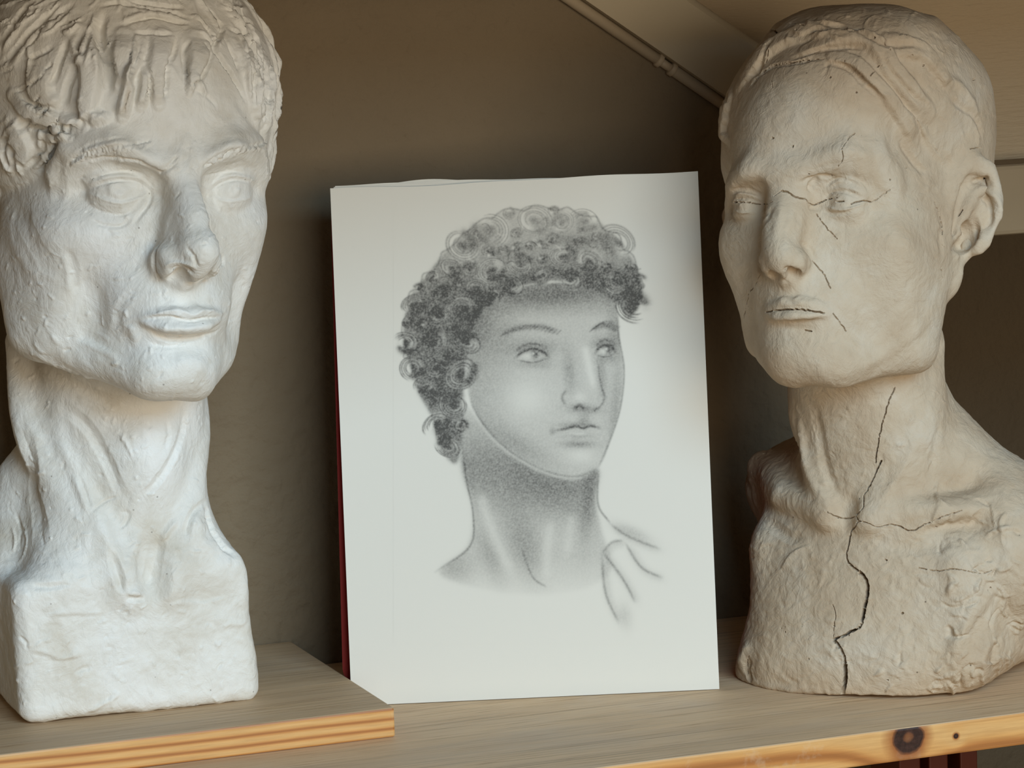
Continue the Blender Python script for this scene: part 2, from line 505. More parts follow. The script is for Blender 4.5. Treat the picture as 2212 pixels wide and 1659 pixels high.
LEAN2 = math.radians(6.3)
bo = PO + pb*0.0158 - pu*0.0046
bv = np.array([0, 0, 1])*math.cos(LEAN2) + pb*math.sin(LEAN2)
bn = -np.cross(pu, bv); bn = bn if bn @ pb > 0 else -bn        # into the depth of the book
bk = empty('red_book', tuple(bo + pu*0.1 + np.array([0, 0, 0.0])))
tag(bk, 'thick dark red hardcover book standing behind the sketch pad', 'book')
BW, BH, BT = 0.204, 0.280, 0.034
BETA = math.radians(0.9)                       # the book is tipped slightly on its lower corner
bu, bv = pu*math.cos(BETA)-bv*math.sin(BETA), bv*math.cos(BETA)+pu*math.sin(BETA)
lift = BT*math.sin(LEAN2) + (BW+0.003)*math.sin(BETA)*math.cos(LEAN2)
def book(u, v, d): return bo + bu*u + bv*v + bn*d
def cover(name, d0, d1):
    r = 0.012; pts = []
    for cx, cy, a0 in ((BW-0.002, 0.002, -90), (BW-0.002, BH-0.002, 0), (r, BH-r, 90), (r, r, 180)):
        rr = 0.002 if cx > r else r
        for k in range(7):
            a = math.radians(a0+90*k/6)
            pts.append((cx+rr*math.cos(a), cy+rr*math.sin(a)))
    vv = [book(u, v, d0) for u, v in pts] + [book(u, v, d1) for u, v in pts]
    m = len(pts)
    Fs = [tuple(range(m)), tuple(range(2*m-1, m-1, -1))] + [(i, i+m, (i+1) % m+m, (i+1) % m) for i in range(m)]
    vv = [v + np.array([0, 0, lift]) for v in vv]
    return mesh_obj(name, vv, Fs, M_RED, bk, smooth=False)
def book_box(name, u0, u1, v0, v1, d0, d1, mat):
    vv = [book(u, v, d) + np.array([0, 0, lift]) for d in (d0, d1) for v in (v0, v1) for u in (u0, u1)]
    return mesh_obj(name, vv, [(0, 1, 3, 2), (4, 6, 7, 5), (0, 4, 5, 1), (2, 3, 7, 6), (0, 2, 6, 4), (1, 5, 7, 3)], mat, bk, smooth=False)
cover('front_cover', 0.0, 0.0028)
cover('back_cover', BT-0.0028, BT)
book_box('spine', BW, BW+0.0025, 0.0005, BH-0.0005, 0.0, BT, M_RED)
book_box('page_block', 0.004, BW-0.0005, 0.004, BH-0.004, 0.0029, BT-0.0029, M_PAPER)
# ---------------------------------------------------------------- the pencil study on the front sheet
def pencil_drawing():
    x0, x1, y0, y1, st = 850, 1462, 432, 1392, 1.7
    xs = np.arange(x0, x1, st); ys = np.arange(y0, y1, st)
    PX, PY = np.meshgrid(xs, ys)
    D = np.zeros_like(PX)
    rg = random.Random(21)
    def win(lo, hi):
        a, b = max(0, int((lo[0]-x0)/st)), min(len(xs), int((hi[0]-x0)/st)+2)
        c, d = max(0, int((lo[1]-y0)/st)), min(len(ys), int((hi[1]-y0)/st)+2)
        return slice(c, max(c, d)), slice(a, max(a, b))
    def smooth(P, m=7):
        P = np.array(P, float)
        if len(P) < 3: return P
        Q = np.vstack([2*P[0]-P[1], P, 2*P[-1]-P[-2]]); out = []
        for i in range(1, len(Q)-2):
            for u in np.linspace(0, 1, m, endpoint=False):
                a, b, c, d = Q[i-1:i+3]
                out.append(0.5*(2*b+(c-a)*u+(2*a-5*b+4*c-d)*u*u+(3*b-a-3*c+d)*u**3))
        return np.array(out+[P[-1]])
    def dist(P, s):
        X, Y = PX[s], PY[s]; best = np.full(X.shape, 1e9); tt = np.zeros(X.shape)
        for i in range(len(P)-1):
            a, b = P[i], P[i+1]; ba = b-a; L = max(ba @ ba, 1e-6)
            u = np.clip(((X-a[0])*ba[0]+(Y-a[1])*ba[1])/L, 0, 1)
            d = np.hypot(X-a[0]-u*ba[0], Y-a[1]-u*ba[1]); k = d < best
            best[k] = d[k]; tt[k] = (i+u[k])/(len(P)-1)
        return best, tt
    def line(P, w, a, erase=False, fade=True):
        P = smooth(P); s = win(P.min(0)-3*w, P.max(0)+3*w)
        if 0 in D[s].shape: return
        d, t = dist(P, s)
        k = a*np.exp(-(d/w)**2)*(np.clip(np.minimum(t, 1-t)*6+0.15, 0, 1) if fade else 1)
        D[s] = D[s]*(1-k) if erase else 1-(1-D[s])*(1-k)
    def inside(P):
        P = np.array(P, float); c = np.zeros(PX.shape, bool)
        for i in range(len(P)):
            a, b = P[i], P[(i+1) % len(P)]
            if a[1] == b[1]: continue
            c ^= ((a[1] > PY) != (b[1] > PY)) & (PX < (b[0]-a[0])*(PY-a[1])/(b[1]-a[1])+a[0])
        return c
    def region(P, soft):
        P = smooth(list(P)+[P[0]])
        lo, hi = P.min(0)-3*soft-4, P.max(0)+3*soft+4; s = win(lo, hi)
        d, _ = dist(P, s); ins = inside(P)[s]
        m = np.zeros(PX.shape); m[s] = 1/(1+np.exp(-np.where(ins, d, -d)/soft*2)); return m
    def blob(cx, cy, rx, ry, a, rot=0, mask=None, erase=False):
        c, s_ = math.cos(math.radians(rot)), math.sin(math.radians(rot))
        u = ((PX-cx)*c+(PY-cy)*s_)/rx; v = (-(PX-cx)*s_+(PY-cy)*c)/ry
        k = a*np.exp(-(u*u+v*v))*(1 if mask is None else mask)
        nonlocal_D(k, erase)
    def nonlocal_D(k, erase=False):
        D[:] = D*(1-k) if erase else 1-(1-D)*(1-k)
    face = region([(1012, 690), (1060, 640), (1180, 612), (1300, 622), (1332, 660), (1338, 735), (1346, 800), (1338, 880), (1318, 950), (1292, 1010), (1235, 1030), (1165, 1012), (1085, 962), (1030, 895), (1006, 800)], 2.0)
    neck = region([(1000, 860), (1030, 905), (1085, 968), (1165, 1018), (1240, 1036), (1292, 1016), (1286, 1080), (1300, 1150), (1320, 1230), (1250, 1275), (1130, 1285), (1010, 1265), (950, 1235), (1010, 1180), (1022, 1100), (996, 1000)], 5.0)
    # neck: cast shadow of the jaw, two cords and the pit of the throat
    k = neck*(0.20+0.36*np.exp(-((PY-(1010+0.18*(1240-PX)*0))/85)**2))*np.clip((1290-PY)/90, 0, 1); nonlocal_D(k)
    blob(1190, 1060, 110, 55, 0.34, 12, neck)
    blob(1130, 1170, 34, 80, 0.34, -18, neck); blob(1270, 1090, 16, 80, 0.35, 6, neck)
    blob(1060, 1200, 22, 60, 0.25, -20, neck); blob(980, 1225, 40, 30, 0.25, 20, neck)
    line([(1035, 1060), (1060, 1140), (1110, 1250)], 13, 0.55, True); line([(1190, 1120), (1182, 1190), (1180, 1260)], 12, 0.5, True)
    line([(1235, 1110), (1225, 1200)], 10, 0.4, True)
    line([(998, 960), (1008, 1040), (1022, 1110), (1015, 1180), (940, 1236)], 2.4, 0.45); line([(1292, 1020), (1292, 1090), (1318, 1130)], 2.4, 0.45)
    line([(1125, 1180), (1150, 1245), (1180, 1268)], 2.6, 0.35)
    # generic collar of an open shirt
    for p in ([(1318, 1132), (1360, 1160), (1425, 1186)], [(1300, 1190), (1345, 1250), (1372, 1300)], [(1300, 1195), (1322, 1172), (1345, 1168)],
              [(1300, 1200), (1308, 1280), (1336, 1345)], [(1350, 1172), (1385, 1225), (1430, 1248)]):
        line(p, 3.0, 0.35); line([(a+6, b+5) for a, b in p], 9, 0.12)
    blob(1365, 1150, 40, 12, 0.22, 24); blob(1350, 1330, 14, 26, 0.14, -10)
    # face tone
    nonlocal_D(face*(0.20+0.20*np.clip((1120-PX)/120, 0, 1)+0.46*np.clip((690-PY)/80, 0, 1)+0.10*np.clip((PY-930)/90, 0, 1)*np.clip((1180-PX)/120, 0, 1)))
    blob(1060, 720, 60, 60, 0.25, 0, face); blob(1330, 700, 18, 60, 0.3, 0, face); blob(1330, 880, 14, 90, 0.26, 4, face)
    blob(1115, 960, 90, 26, 0.28, 30, face); blob(1140, 862, 48, 40, 0.75, 0, face, True); blob(1255, 985, 34, 18, 0.7, 0, face, True)
    # eyes
    for cx, cy, w_, op in ((1150, 768, 40, 13), (1308, 758, 24, 11)):
        blob(cx, cy-16, w_*1.25, 17, 0.42, -4, face); blob(cx+w_*0.7, cy, 14, 18, 0.30, 0, face); blob(cx, cy+20, w_, 8, 0.22, 3, face)
        blob(cx-3, cy+1, w_*0.66, op*0.62, 0.85, 0, face, True)
        line([(cx-w_, cy+7), (cx-w_*0.5, cy-8), (cx+2, cy-op-1), (cx+w_*0.55, cy-8), (cx+w_*0.9, cy+4)], 3.2, 0.72)
        line([(cx-w_*0.9, cy-10), (cx-w_*0.2, cy-op-13), (cx+w_*0.6, cy-op-8)], 2.6, 0.45)
        line([(cx-w_*0.8, cy+10), (cx, cy+op+2), (cx+w_*0.8, cy+7)], 2.0, 0.45)
        blob(cx+6, cy-1, 9 if w_ > 30 else 6, 9.5, 0.62, 0, face); blob(cx+7, cy-1, 4, 4.5, 0.6, 0, face); blob(cx+2, cy-4, 2.6, 2.6, 0.8, 0, face, True)
    for p in ([(1085, 722), (1120, 708), (1165, 706), (1206, 718)], [(1278, 712), (1305, 704), (1332, 710)]):
        line(p, 6.5, 0.42)
        for i in range(16):
            u = i/15; a = np.array(p[0])*(1-u)+np.array(p[-1])*u; b = -13*math.sin(math.pi*u)
            line([(a[0]-6, a[1]+b+6), (a[0]+8, a[1]+b-6)], 1.6, 0.35)
    # nose
    blob(1230, 800, 14, 46, 0.30, -6, face); line([(1262, 742), (1272, 790), (1284, 842)], 9, 0.75, True)
    line([(1290, 775), (1298, 830), (1306, 858), (1296, 878), (1280, 886)], 2.4, 0.4); blob(1300, 815, 10, 50, 0.3, -4, face)
    blob(1262, 884, 34, 10, 0.42, 4, face); line([(1222, 876), (1214, 858), (1224, 842)], 3.2, 0.42); line([(1240, 884), (1252, 876), (1264, 884)], 4.2, 0.72)
    line([(1282, 888), (1292, 882)], 3.2, 0.55); blob(1252, 858, 13, 10, 0.6, 0, face, True)
    # mouth
    blob(1262, 908, 12, 14, 0.30, 0, face)
    line([(1196, 931), (1222, 926), (1246, 921), (1260, 925), (1276, 920), (1300, 926)], 3.2, 0.72)
    blob(1240, 918, 34, 6, 0.36, -2, face); blob(1250, 941, 32, 7, 0.20, 0, face); blob(1250, 937, 18, 3.5, 0.6, 0, face, True)
    blob(1250, 960, 34, 8, 0.42, 0, face); blob(1192, 932, 6, 8, 0.3, 0, face)
    # contours
    line([(1332, 690), (1338, 735), (1348, 800), (1340, 880), (1318, 950), (1292, 1012)], 2.2, 0.42)
    line([(1010, 840), (1030, 895), (1085, 962), (1165, 1012), (1238, 1030), (1290, 1014)], 3.0, 0.32)
    # ear
    ear = region([(925, 770), (948, 748), (975, 775), (985, 830), (978, 885), (958, 900), (935, 860)], 3)
    nonlocal_D(ear*0.42); blob(950, 815, 17, 40, 0.45, -8, ear)
    line([(930, 850), (926, 785), (950, 752), (974, 780), (984, 838), (974, 890)], 3.6, 0.55); line([(940, 800), (955, 785), (964, 820), (960, 868)], 4, 0.5, True)
    # hair: a mass of curls
    hair = region([(890, 800), (872, 740), (884, 650), (925, 590), (985, 520), (1060, 468), (1160, 448), (1262, 462), (1335, 515), (1375, 580), (1386, 640), (1358, 688), (1336, 660), (1290, 628), (1190, 606), (1080, 636), (1030, 690), (1008, 770), (1000, 850), (1000, 930), (985, 1000), (950, 965), (932, 900), (905, 850)], 3.5)
    lit = np.clip(1.1-(PY-440)/190-0.0*(PX-1000), 0, 1)
    nonlocal_D(hair*(0.12+0.52*(1-lit)))
    pts = []
    tries = 0
    while len(pts) < 60 and tries < 9000:
        tries += 1; r = rg.uniform(26, 46) if tries < 1500 else rg.uniform(13, 24)
        x, y = rg.uniform(872, 1384), rg.uniform(452, 985)
        i, j = int((y-y0)/st), int((x-x0)/st)
        if hair[i, j] < 0.85 or any(math.hypot(x-a, y-b) < 0.78*(r+q) for a, b, q in pts): continue
        pts.append((x, y, r))
    for x, y, r in sorted(pts, key=lambda p: -p[2]):
        sgn = rg.choice((-1, 1)); a0 = rg.uniform(0, 6.28); up = max(0, min(1, (y-470)/200)); asp = rg.uniform(0.62, 0.95); tl = rg.uniform(-0.7, 0.7)
        blob(x+2, y+3, r*1.05, r*0.95*asp, 0.16+0.42*up, math.degrees(tl), hair)
        def sp(k0, n, r0, r1):
            o = []
            for u in np.linspace(0, 1, 9):
                q = a0+sgn*n*6.28*u+k0; rr = (r0+(r1-r0)*u)
                ex, ey = rr*math.cos(q), asp*rr*math.sin(q)
                o.append((x+ex*math.cos(tl)-ey*math.sin(tl), y+ex*math.sin(tl)+ey*math.cos(tl)))
            return o
        n = rg.uniform(0.5, 0.85)
        line(sp(0, n, r*0.95, r*0.5), r*0.24, 0.85-0.25*up, True); line(sp(0.6, n, r*0.6, r*0.3), r*0.13, 0.6, True)
        for q in np.linspace(0.55, 1.02, 4):
            line(sp(rg.uniform(-0.3, 0.3), n*rg.uniform(0.6, 1.1), r*q, r*q*0.8), rg.uniform(1.3, 2.4), 0.28+0.30*up)
        line(sp(n*6.0*sgn, 0.35, r*0.75, r*0.6), r*0.22, 0.30+0.45*up)
        blob(x, y, r*0.34, r*0.28*asp, 0.30+0.50*up, math.degrees(tl), hair)
    for i in range(150):
        x, y = rg.uniform(872, 1384), rg.uniform(452, 985)
        if hair[int((y-y0)/st), int((x-x0)/st)] < 0.9: continue
        a, L, b = rg.uniform(0, 6.28), rg.uniform(10, 26), rg.uniform(-1.5, 1.5)
        line([(x+L*u*math.cos(a+b*u), y+L*u*math.sin(a+b*u)) for u in (0, 0.4, 0.7, 1)], rg.uniform(1.2, 2.2), rg.uniform(0.2, 0.5), rg.random() < 0.35)
    for cx, cy, rx, ry, a, rot in ((960, 640, 22, 60, .45, 30), (1040, 660, 30, 40, .5, 0), (1120, 600, 36, 22, .5, -10), (1210, 585, 40, 18, .55, 0), (1290, 600, 30, 24, .55, 10), (1365, 640, 18, 44, .65, 0),
                                   (1245, 520, 44, 14, .45, 6), (930, 760, 22, 70, .4, 0), (985, 740, 18, 60, .45, 10), (960, 930, 20, 40, .35, 0), (1000, 800, 12, 50, .4, 0)):
        blob(cx, cy, rx, ry, a, rot, hair)
    edge = [(890, 800), (872, 740), (884, 650), (925, 590), (985, 520), (1060, 468), (1160, 448), (1262, 462), (1335, 515), (1375, 580), (1386, 640), (1358, 688)]
    e = smooth(edge, 9)
    w_ = [(p[0]+5*math.sin(i*0.9), p[1]+5*math.cos(i*1.1)) for i, p in enumerate(e)]
    line(w_, 2.2, 0.34, fade=False)
    blob(1180, 640, 140, 22, 0.42, -3, np.maximum(hair, face)); blob(1350, 640, 22, 46, 0.5, 0, hair); blob(1030, 700, 26, 60, 0.35, 10, np.maximum(hair, face))
    # graphite grain
    g = np.random.default_rng(3).random(D.shape)
    g = (g+np.roll(g, 1, 0)+np.roll(g, 1, 1))/3
    D[:] = np.clip(np.clip(D, 0, 1)**0.85*(0.95+0.42*(g-0.5)*1.4), 0, 0.9)
    edgef = np.minimum(np.minimum(PX-x0, xs[-1]-PX), np.minimum(PY-y0, ys[-1]-PY))
    D[:] *= np.clip(edgef/12, 0, 1)
    # place on the sheet
    rays = CF[None]+np.outer((PX.ravel()-1106)/FPX, CR)-np.outer((PY.ravel()-829.5)/FPX, CU)
    base = PO+pn*0.00008
    t = ((base-CAM) @ pn)/(rays @ pn)
    W = CAM+rays*t[:, None]
    ny, nx = PX.shape
    I = np.arange(ny*nx).reshape(ny, nx)
    F4 = np.stack([I[:-1, :-1], I[1:, :-1], I[1:, 1:], I[:-1, 1:]], -1).reshape(-1, 4)
    m = NT('graphite_on_paper', 0.8, 0.15)
    m.color(m.mix(m.attr('graphite'), srgb(226, 222, 212), srgb(38, 37, 37))).bump(m.noise(900, 3), 0.06, 0.0004)
    o = mesh_obj('pencil_drawing', W, F4, m.m, pd)
    at = o.data.attributes.new('graphite', 'FLOAT', 'POINT')
    at.data.foreach_set('value', D.ravel().astype(np.float32))
    tag(o, 'soft grey pencil portrait of a curly-haired head turned to the side')
front = sheet('front_sheet', 0.0, PW, lambda u: (0.2958+0.0014*(u/PW)-0.0012*math.exp(-((u-0.06)/0.05)**2)+0.0003*math.sin(u*90), 0.0), 0.0, M_PAPER)
pencil_drawing()
# ---------------------------------------------------------------- sculpting tools (numpy)
def rot_ypr(y, p, r):
    y, p, r = (math.radians(a) for a in (y, p, r))
    cy, sy, cp, sp, cr, sr = math.cos(y), math.sin(y), math.cos(p), math.sin(p), math.cos(r), math.sin(r)
    return (np.array([[cy, 0, sy], [0, 1, 0], [-sy, 0, cy]]) @ np.array([[1, 0, 0], [0, cp, -sp], [0, sp, cp]])
            @ np.array([[cr, -sr, 0], [sr, cr, 0], [0, 0, 1]]))

def smin(a, b, k):
    h = np.clip(0.5+0.5*(b-a)/k, 0, 1)
    return b*(1-h) + a*h - k*h*(1-h)

class Vol:
    """distance field on a grid (millimetres); T = (R, t, s) places local shapes"""
    def __init__(self, lo, hi, h):
        self.lo = np.array(lo, float); self.h = h
        self.n = np.ceil((np.array(hi)-self.lo)/h).astype(int)+1
        self.f = np.full(self.n, 60.0, np.float32)
        self.ax = [self.lo[i]+h*np.arange(self.n[i]) for i in range(3)]
        self.T = (np.eye(3), np.zeros(3), 1.0)
    def put(self, c, rad, fn, mode='add', k=4.0):
        R, t, s = self.T
        cw = s*(R @ np.array(c, float)) + t
        rr = s*rad + k + 4*self.h
        sl = []
        for i in range(3):
            a = max(0, int((cw[i]-rr-self.lo[i])/self.h)); b = min(self.n[i], int((cw[i]+rr-self.lo[i])/self.h)+2)
            if b <= a: return
            sl.append(slice(a, b))
        X, Y, Z = np.meshgrid(*[self.ax[i][sl[i]] for i in range(3)], indexing='ij')
        X = (X-t[0])/s; Y = (Y-t[1])/s; Z = (Z-t[2])/s
        q = [R[0, i]*X + R[1, i]*Y + R[2, i]*Z for i in range(3)]
        d = (fn(*q)*s).astype(np.float32)
        g = self.f[tuple(sl)]
        if mode == 'add': g = smin(g, d, k)
        elif mode == 'sub': g = -smin(-g, d, k)
        elif mode == 'and': g = -smin(-g, -d, k)
        self.f[tuple(sl)] = g
    # primitives
    def ell(self, c, r, mode='add', k=6.0, rot=None):
        c = np.array(c, float); r = np.array(r, float)
        M = rot_ypr(*rot).T if rot else np.eye(3)
        def fn(x, y, z):
            x, y, z = x-c[0], y-c[1], z-c[2]
            a, b, e = (M[i, 0]*x+M[i, 1]*y+M[i, 2]*z for i in range(3))
            k0 = np.sqrt((a/r[0])**2+(b/r[1])**2+(e/r[2])**2)
            k1 = np.sqrt((a/r[0]**2)**2+(b/r[1]**2)**2+(e/r[2]**2)**2)+1e-6
            return k0*(k0-1)/k1
        self.put(c, r.max(), fn, mode, k)
    def chain(self, pts, rs, mode='add', k=4.0):
        P = [np.array(p, float) for p in pts]
        if isinstance(rs, (int, float)): rs = [rs]*len(P)
        A = np.array(P); c = (A.max(0)+A.min(0))/2; rad = np.linalg.norm(A-c, axis=1).max()+max(rs)
        def fn(x, y, z):
            best = None
            for i in range(len(P)-1):
                a, b = P[i], P[i+1]; ba = b-a; L = max(ba @ ba, 1e-6)
                h = np.clip(((x-a[0])*ba[0]+(y-a[1])*ba[1]+(z-a[2])*ba[2])/L, 0, 1)
                d = np.sqrt((x-a[0]-h*ba[0])**2+(y-a[1]-h*ba[1])**2+(z-a[2]-h*ba[2])**2) - (rs[i]+(rs[i+1]-rs[i])*h)
                best = d if best is None else np.minimum(best, d)
            return best
        self.put(c, rad, fn, mode, k)
    def box(self, lo, hi, r, mode='add', k=4.0, rot=None):
        lo, hi = np.array(lo, float), np.array(hi, float); c = (lo+hi)/2; b = (hi-lo)/2-r
        M = rot_ypr(*rot).T if rot else np.eye(3)
        def fn(x, y, z):
            x, y, z = x-c[0], y-c[1], z-c[2]
            q = [np.abs(M[i, 0]*x+M[i, 1]*y+M[i, 2]*z)-b[i] for i in range(3)]
            o = np.sqrt(sum(np.maximum(v, 0)**2 for v in q))
            return o+np.minimum(np.maximum(np.maximum(q[0], q[1]), q[2]), 0)-r
        self.put(c, np.linalg.norm(hi-lo)/2, fn, mode, k)
    def mesh(self):
        f = self.f; h = self.h
        s = f < 0
        cnt = np.zeros(np.array(f.shape)-1, np.int8)
        offs = [(i, j, k) for i in (0, 1) for j in (0, 1) for k in (0, 1)]
        def sub(a, o): return a[o[0]:a.shape[0]-1+o[0], o[1]:a.shape[1]-1+o[1], o[2]:a.shape[2]-1+o[2]]
        for o in offs: cnt += sub(s, o)
        act = (cnt > 0) & (cnt < 8)
        I = np.argwhere(act)
        idx = np.full(act.shape, -1, np.int64); idx[act] = np.arange(len(I))
        cv = {o: f[I[:, 0]+o[0], I[:, 1]+o[1], I[:, 2]+o[2]] for o in offs}
        acc = np.zeros((len(I), 3)); num = np.zeros(len(I))
        for a in offs:
            for ax in range(3):
                if a[ax]: continue
                b = list(a); b[ax] = 1; b = tuple(b)
                fa, fb = cv[a], cv[b]; m = (fa < 0) != (fb < 0)
                t = np.where(m, fa/np.where(m, fa-fb, 1), 0)
                p = np.tile(np.array(a, float), (len(I), 1)); p[:, ax] += t
                acc += p*m[:, None]; num += m
        V = self.lo + h*(I + acc/num[:, None])
        Q = []
        for ax in range(3):
            b1, b2 = [(1, 2), (2, 0), (0, 1)][ax]
            sa = [slice(1, -1)]*3; sa[ax] = slice(0, -1); sb = list(sa); sb[ax] = slice(1, None)
            A, B = s[tuple(sa)], s[tuple(sb)]
            for flip, m in ((False, A & ~B), (True, ~A & B)):
                E = np.argwhere(m)
                E = E + np.array([0 if i == ax else 1 for i in range(3)])
                def cell(d1, d2):
                    e = E.copy(); e[:, b1] += d1; e[:, b2] += d2
                    return idx[e[:, 0], e[:, 1], e[:, 2]]
                q = np.stack([cell(-1, -1), cell(0, -1), cell(0, 0), cell(-1, 0)], 1)
                Q.append(q[:, ::-1] if flip else q)
        Q = np.concatenate(Q); Q = Q[(Q >= 0).all(1)]
        T = np.concatenate([Q[:, [0, 1, 2]], Q[:, [0, 2, 3]]])
        return V, T
    def sample(self, P):
        g = (P-self.lo)/self.h
        i = np.clip(np.round(g).astype(int), 0, np.array(self.f.shape)-1)
        return self.f[i[:, 0], i[:, 1], i[:, 2]]

def edges_of(T):
    E = np.concatenate([T[:, [0, 1]], T[:, [1, 2]], T[:, [2, 0]]])
    E.sort(axis=1)
    return np.unique(E, axis=0)

def vnormals(V, T):
    n = np.cross(V[T[:, 1]]-V[T[:, 0]], V[T[:, 2]]-V[T[:, 0]])
    N = np.zeros_like(V)
    for c in range(3):
        for j in range(3):
            N[:, c] += np.bincount(T[:, j], n[:, c], len(V))
    return N/np.maximum(np.linalg.norm(N, axis=1), 1e-12)[:, None]

def laplace(V, T, it=1, lam=0.5, w=None):
    E = edges_of(T)
    deg = np.bincount(E.ravel(), minlength=len(V)).astype(float)
    for _ in range(it):
        S_ = np.zeros_like(V)
        for c in range(3):
            S_[:, c] = np.bincount(E[:, 0], V[E[:, 1], c], len(V)) + np.bincount(E[:, 1], V[E[:, 0], c], len(V))
        d = lam*(S_/np.maximum(deg, 1)[:, None]-V)
        V = V + (d if w is None else d*w[:, None])
    return V

def refine(V, T, sel, Lmax, attrs=()):
    """split every edge longer than Lmax whose ends are both selected (conforming)"""
    n = len(V)
    he = np.stack([T[:, [0, 1]], T[:, [1, 2]], T[:, [2, 0]]], 1)           # T x 3 x 2
    lo = he.min(2); hi = he.max(2)
    key = lo.astype(np.int64)*n + hi
    L = np.linalg.norm(V[he[:, :, 0]]-V[he[:, :, 1]], axis=2)
    mark = (L > Lmax) & sel[he[:, :, 0]] & sel[he[:, :, 1]]
    uk, inv = np.unique(key[mark], return_inverse=True)
    if len(uk) == 0: return V, T, attrs
    a, b = uk//n, uk % n
    newV = np.concatenate([V, (V[a]+V[b])/2])
    attrs = tuple(np.concatenate([A, (A[a]+A[b])/2]) for A in attrs)
    mid = np.full(mark.shape, -1, np.int64); mid[mark] = n+inv
    out = [T[~mark.any(1)]]
    cnt = mark.sum(1)
    t3 = cnt == 3
    v, m = T[t3], mid[t3]
    out += [np.stack(x, 1) for x in ((v[:, 0], m[:, 0], m[:, 2]), (v[:, 1], m[:, 1], m[:, 0]), (v[:, 2], m[:, 2], m[:, 1]), (m[:, 0], m[:, 1], m[:, 2]))]
    for r in range(3):
        i, j, k = r, (r+1) % 3, (r+2) % 3
        q = (cnt == 1) & mark[:, i]
        v, m = T[q], mid[q]
        out += [np.stack(x, 1) for x in ((v[:, i], m[:, i], v[:, k]), (m[:, i], v[:, j], v[:, k]))]
        q = (cnt == 2) & ~mark[:, i]
        v, m = T[q], mid[q]            # edges j and k split, meeting at vertex k
        out += [np.stack(x, 1) for x in ((v[:, k], m[:, k], m[:, j]), (v[:, i], v[:, j], m[:, j]), (v[:, i], m[:, j], m[:, k]))]
    return newV, np.concatenate(out), attrs

def hash3(i, j, k, seed):
    h = (i*374761393 + j*668265263 + k*2147483647 + seed*144269)&0xffffffff
    h = ((h ^ (h >> 13))*1274126177) & 0xffffffff
    return ((h ^ (h >> 16)) & 0xffff)/65535.0
def vnoise(P, scale, seed=0):
    q = P/scale; i = np.floor(q).astype(np.int64); f = q-i; f = f*f*(3-2*f)
    r = 0
    for a in (0, 1):
        for b in (0, 1):
            for c in (0, 1):
                wgt = (f[:, 0] if a else 1-f[:, 0])*(f[:, 1] if b else 1-f[:, 1])*(f[:, 2] if c else 1-f[:, 2])
                r = r + wgt*hash3(i[:, 0]+a+5000, i[:, 1]+b+5000, i[:, 2]+c+5000, seed)
    return r*2-1
def fbm(P, scale, octs=4, gain=0.5, seed=0):
    r = 0; a = 1.0
    for o in range(octs):
        r = r + a*vnoise(P, scale/2**o, seed+o*17); a *= gain
    return r

def rbf_warp(V, src, dst, lam=0.0):
    """smooth cubic displacement carrying src points to dst points"""
    src, dst = np.array(src, float), np.array(dst, float)
    def ph(A, B): return np.linalg.norm(A[:, None]-B[None], axis=2)**3/1e5
    n = len(src)
    K = ph(src, src)+lam*np.eye(n)
    Pm = np.hstack([np.ones((n, 1)), src/100])
    A = np.block([[K, Pm], [Pm.T, np.zeros((4, 4))]])
    c = np.linalg.solve(A, np.vstack([dst-src, np.zeros((4, 3))]))
    out = V.copy()
    for a in range(0, len(V), 40000):
        v = V[a:a+40000]
        out[a:a+40000] += ph(v, src) @ c[:n] + np.hstack([np.ones((len(v), 1)), v/100]) @ c[n:]
    return out

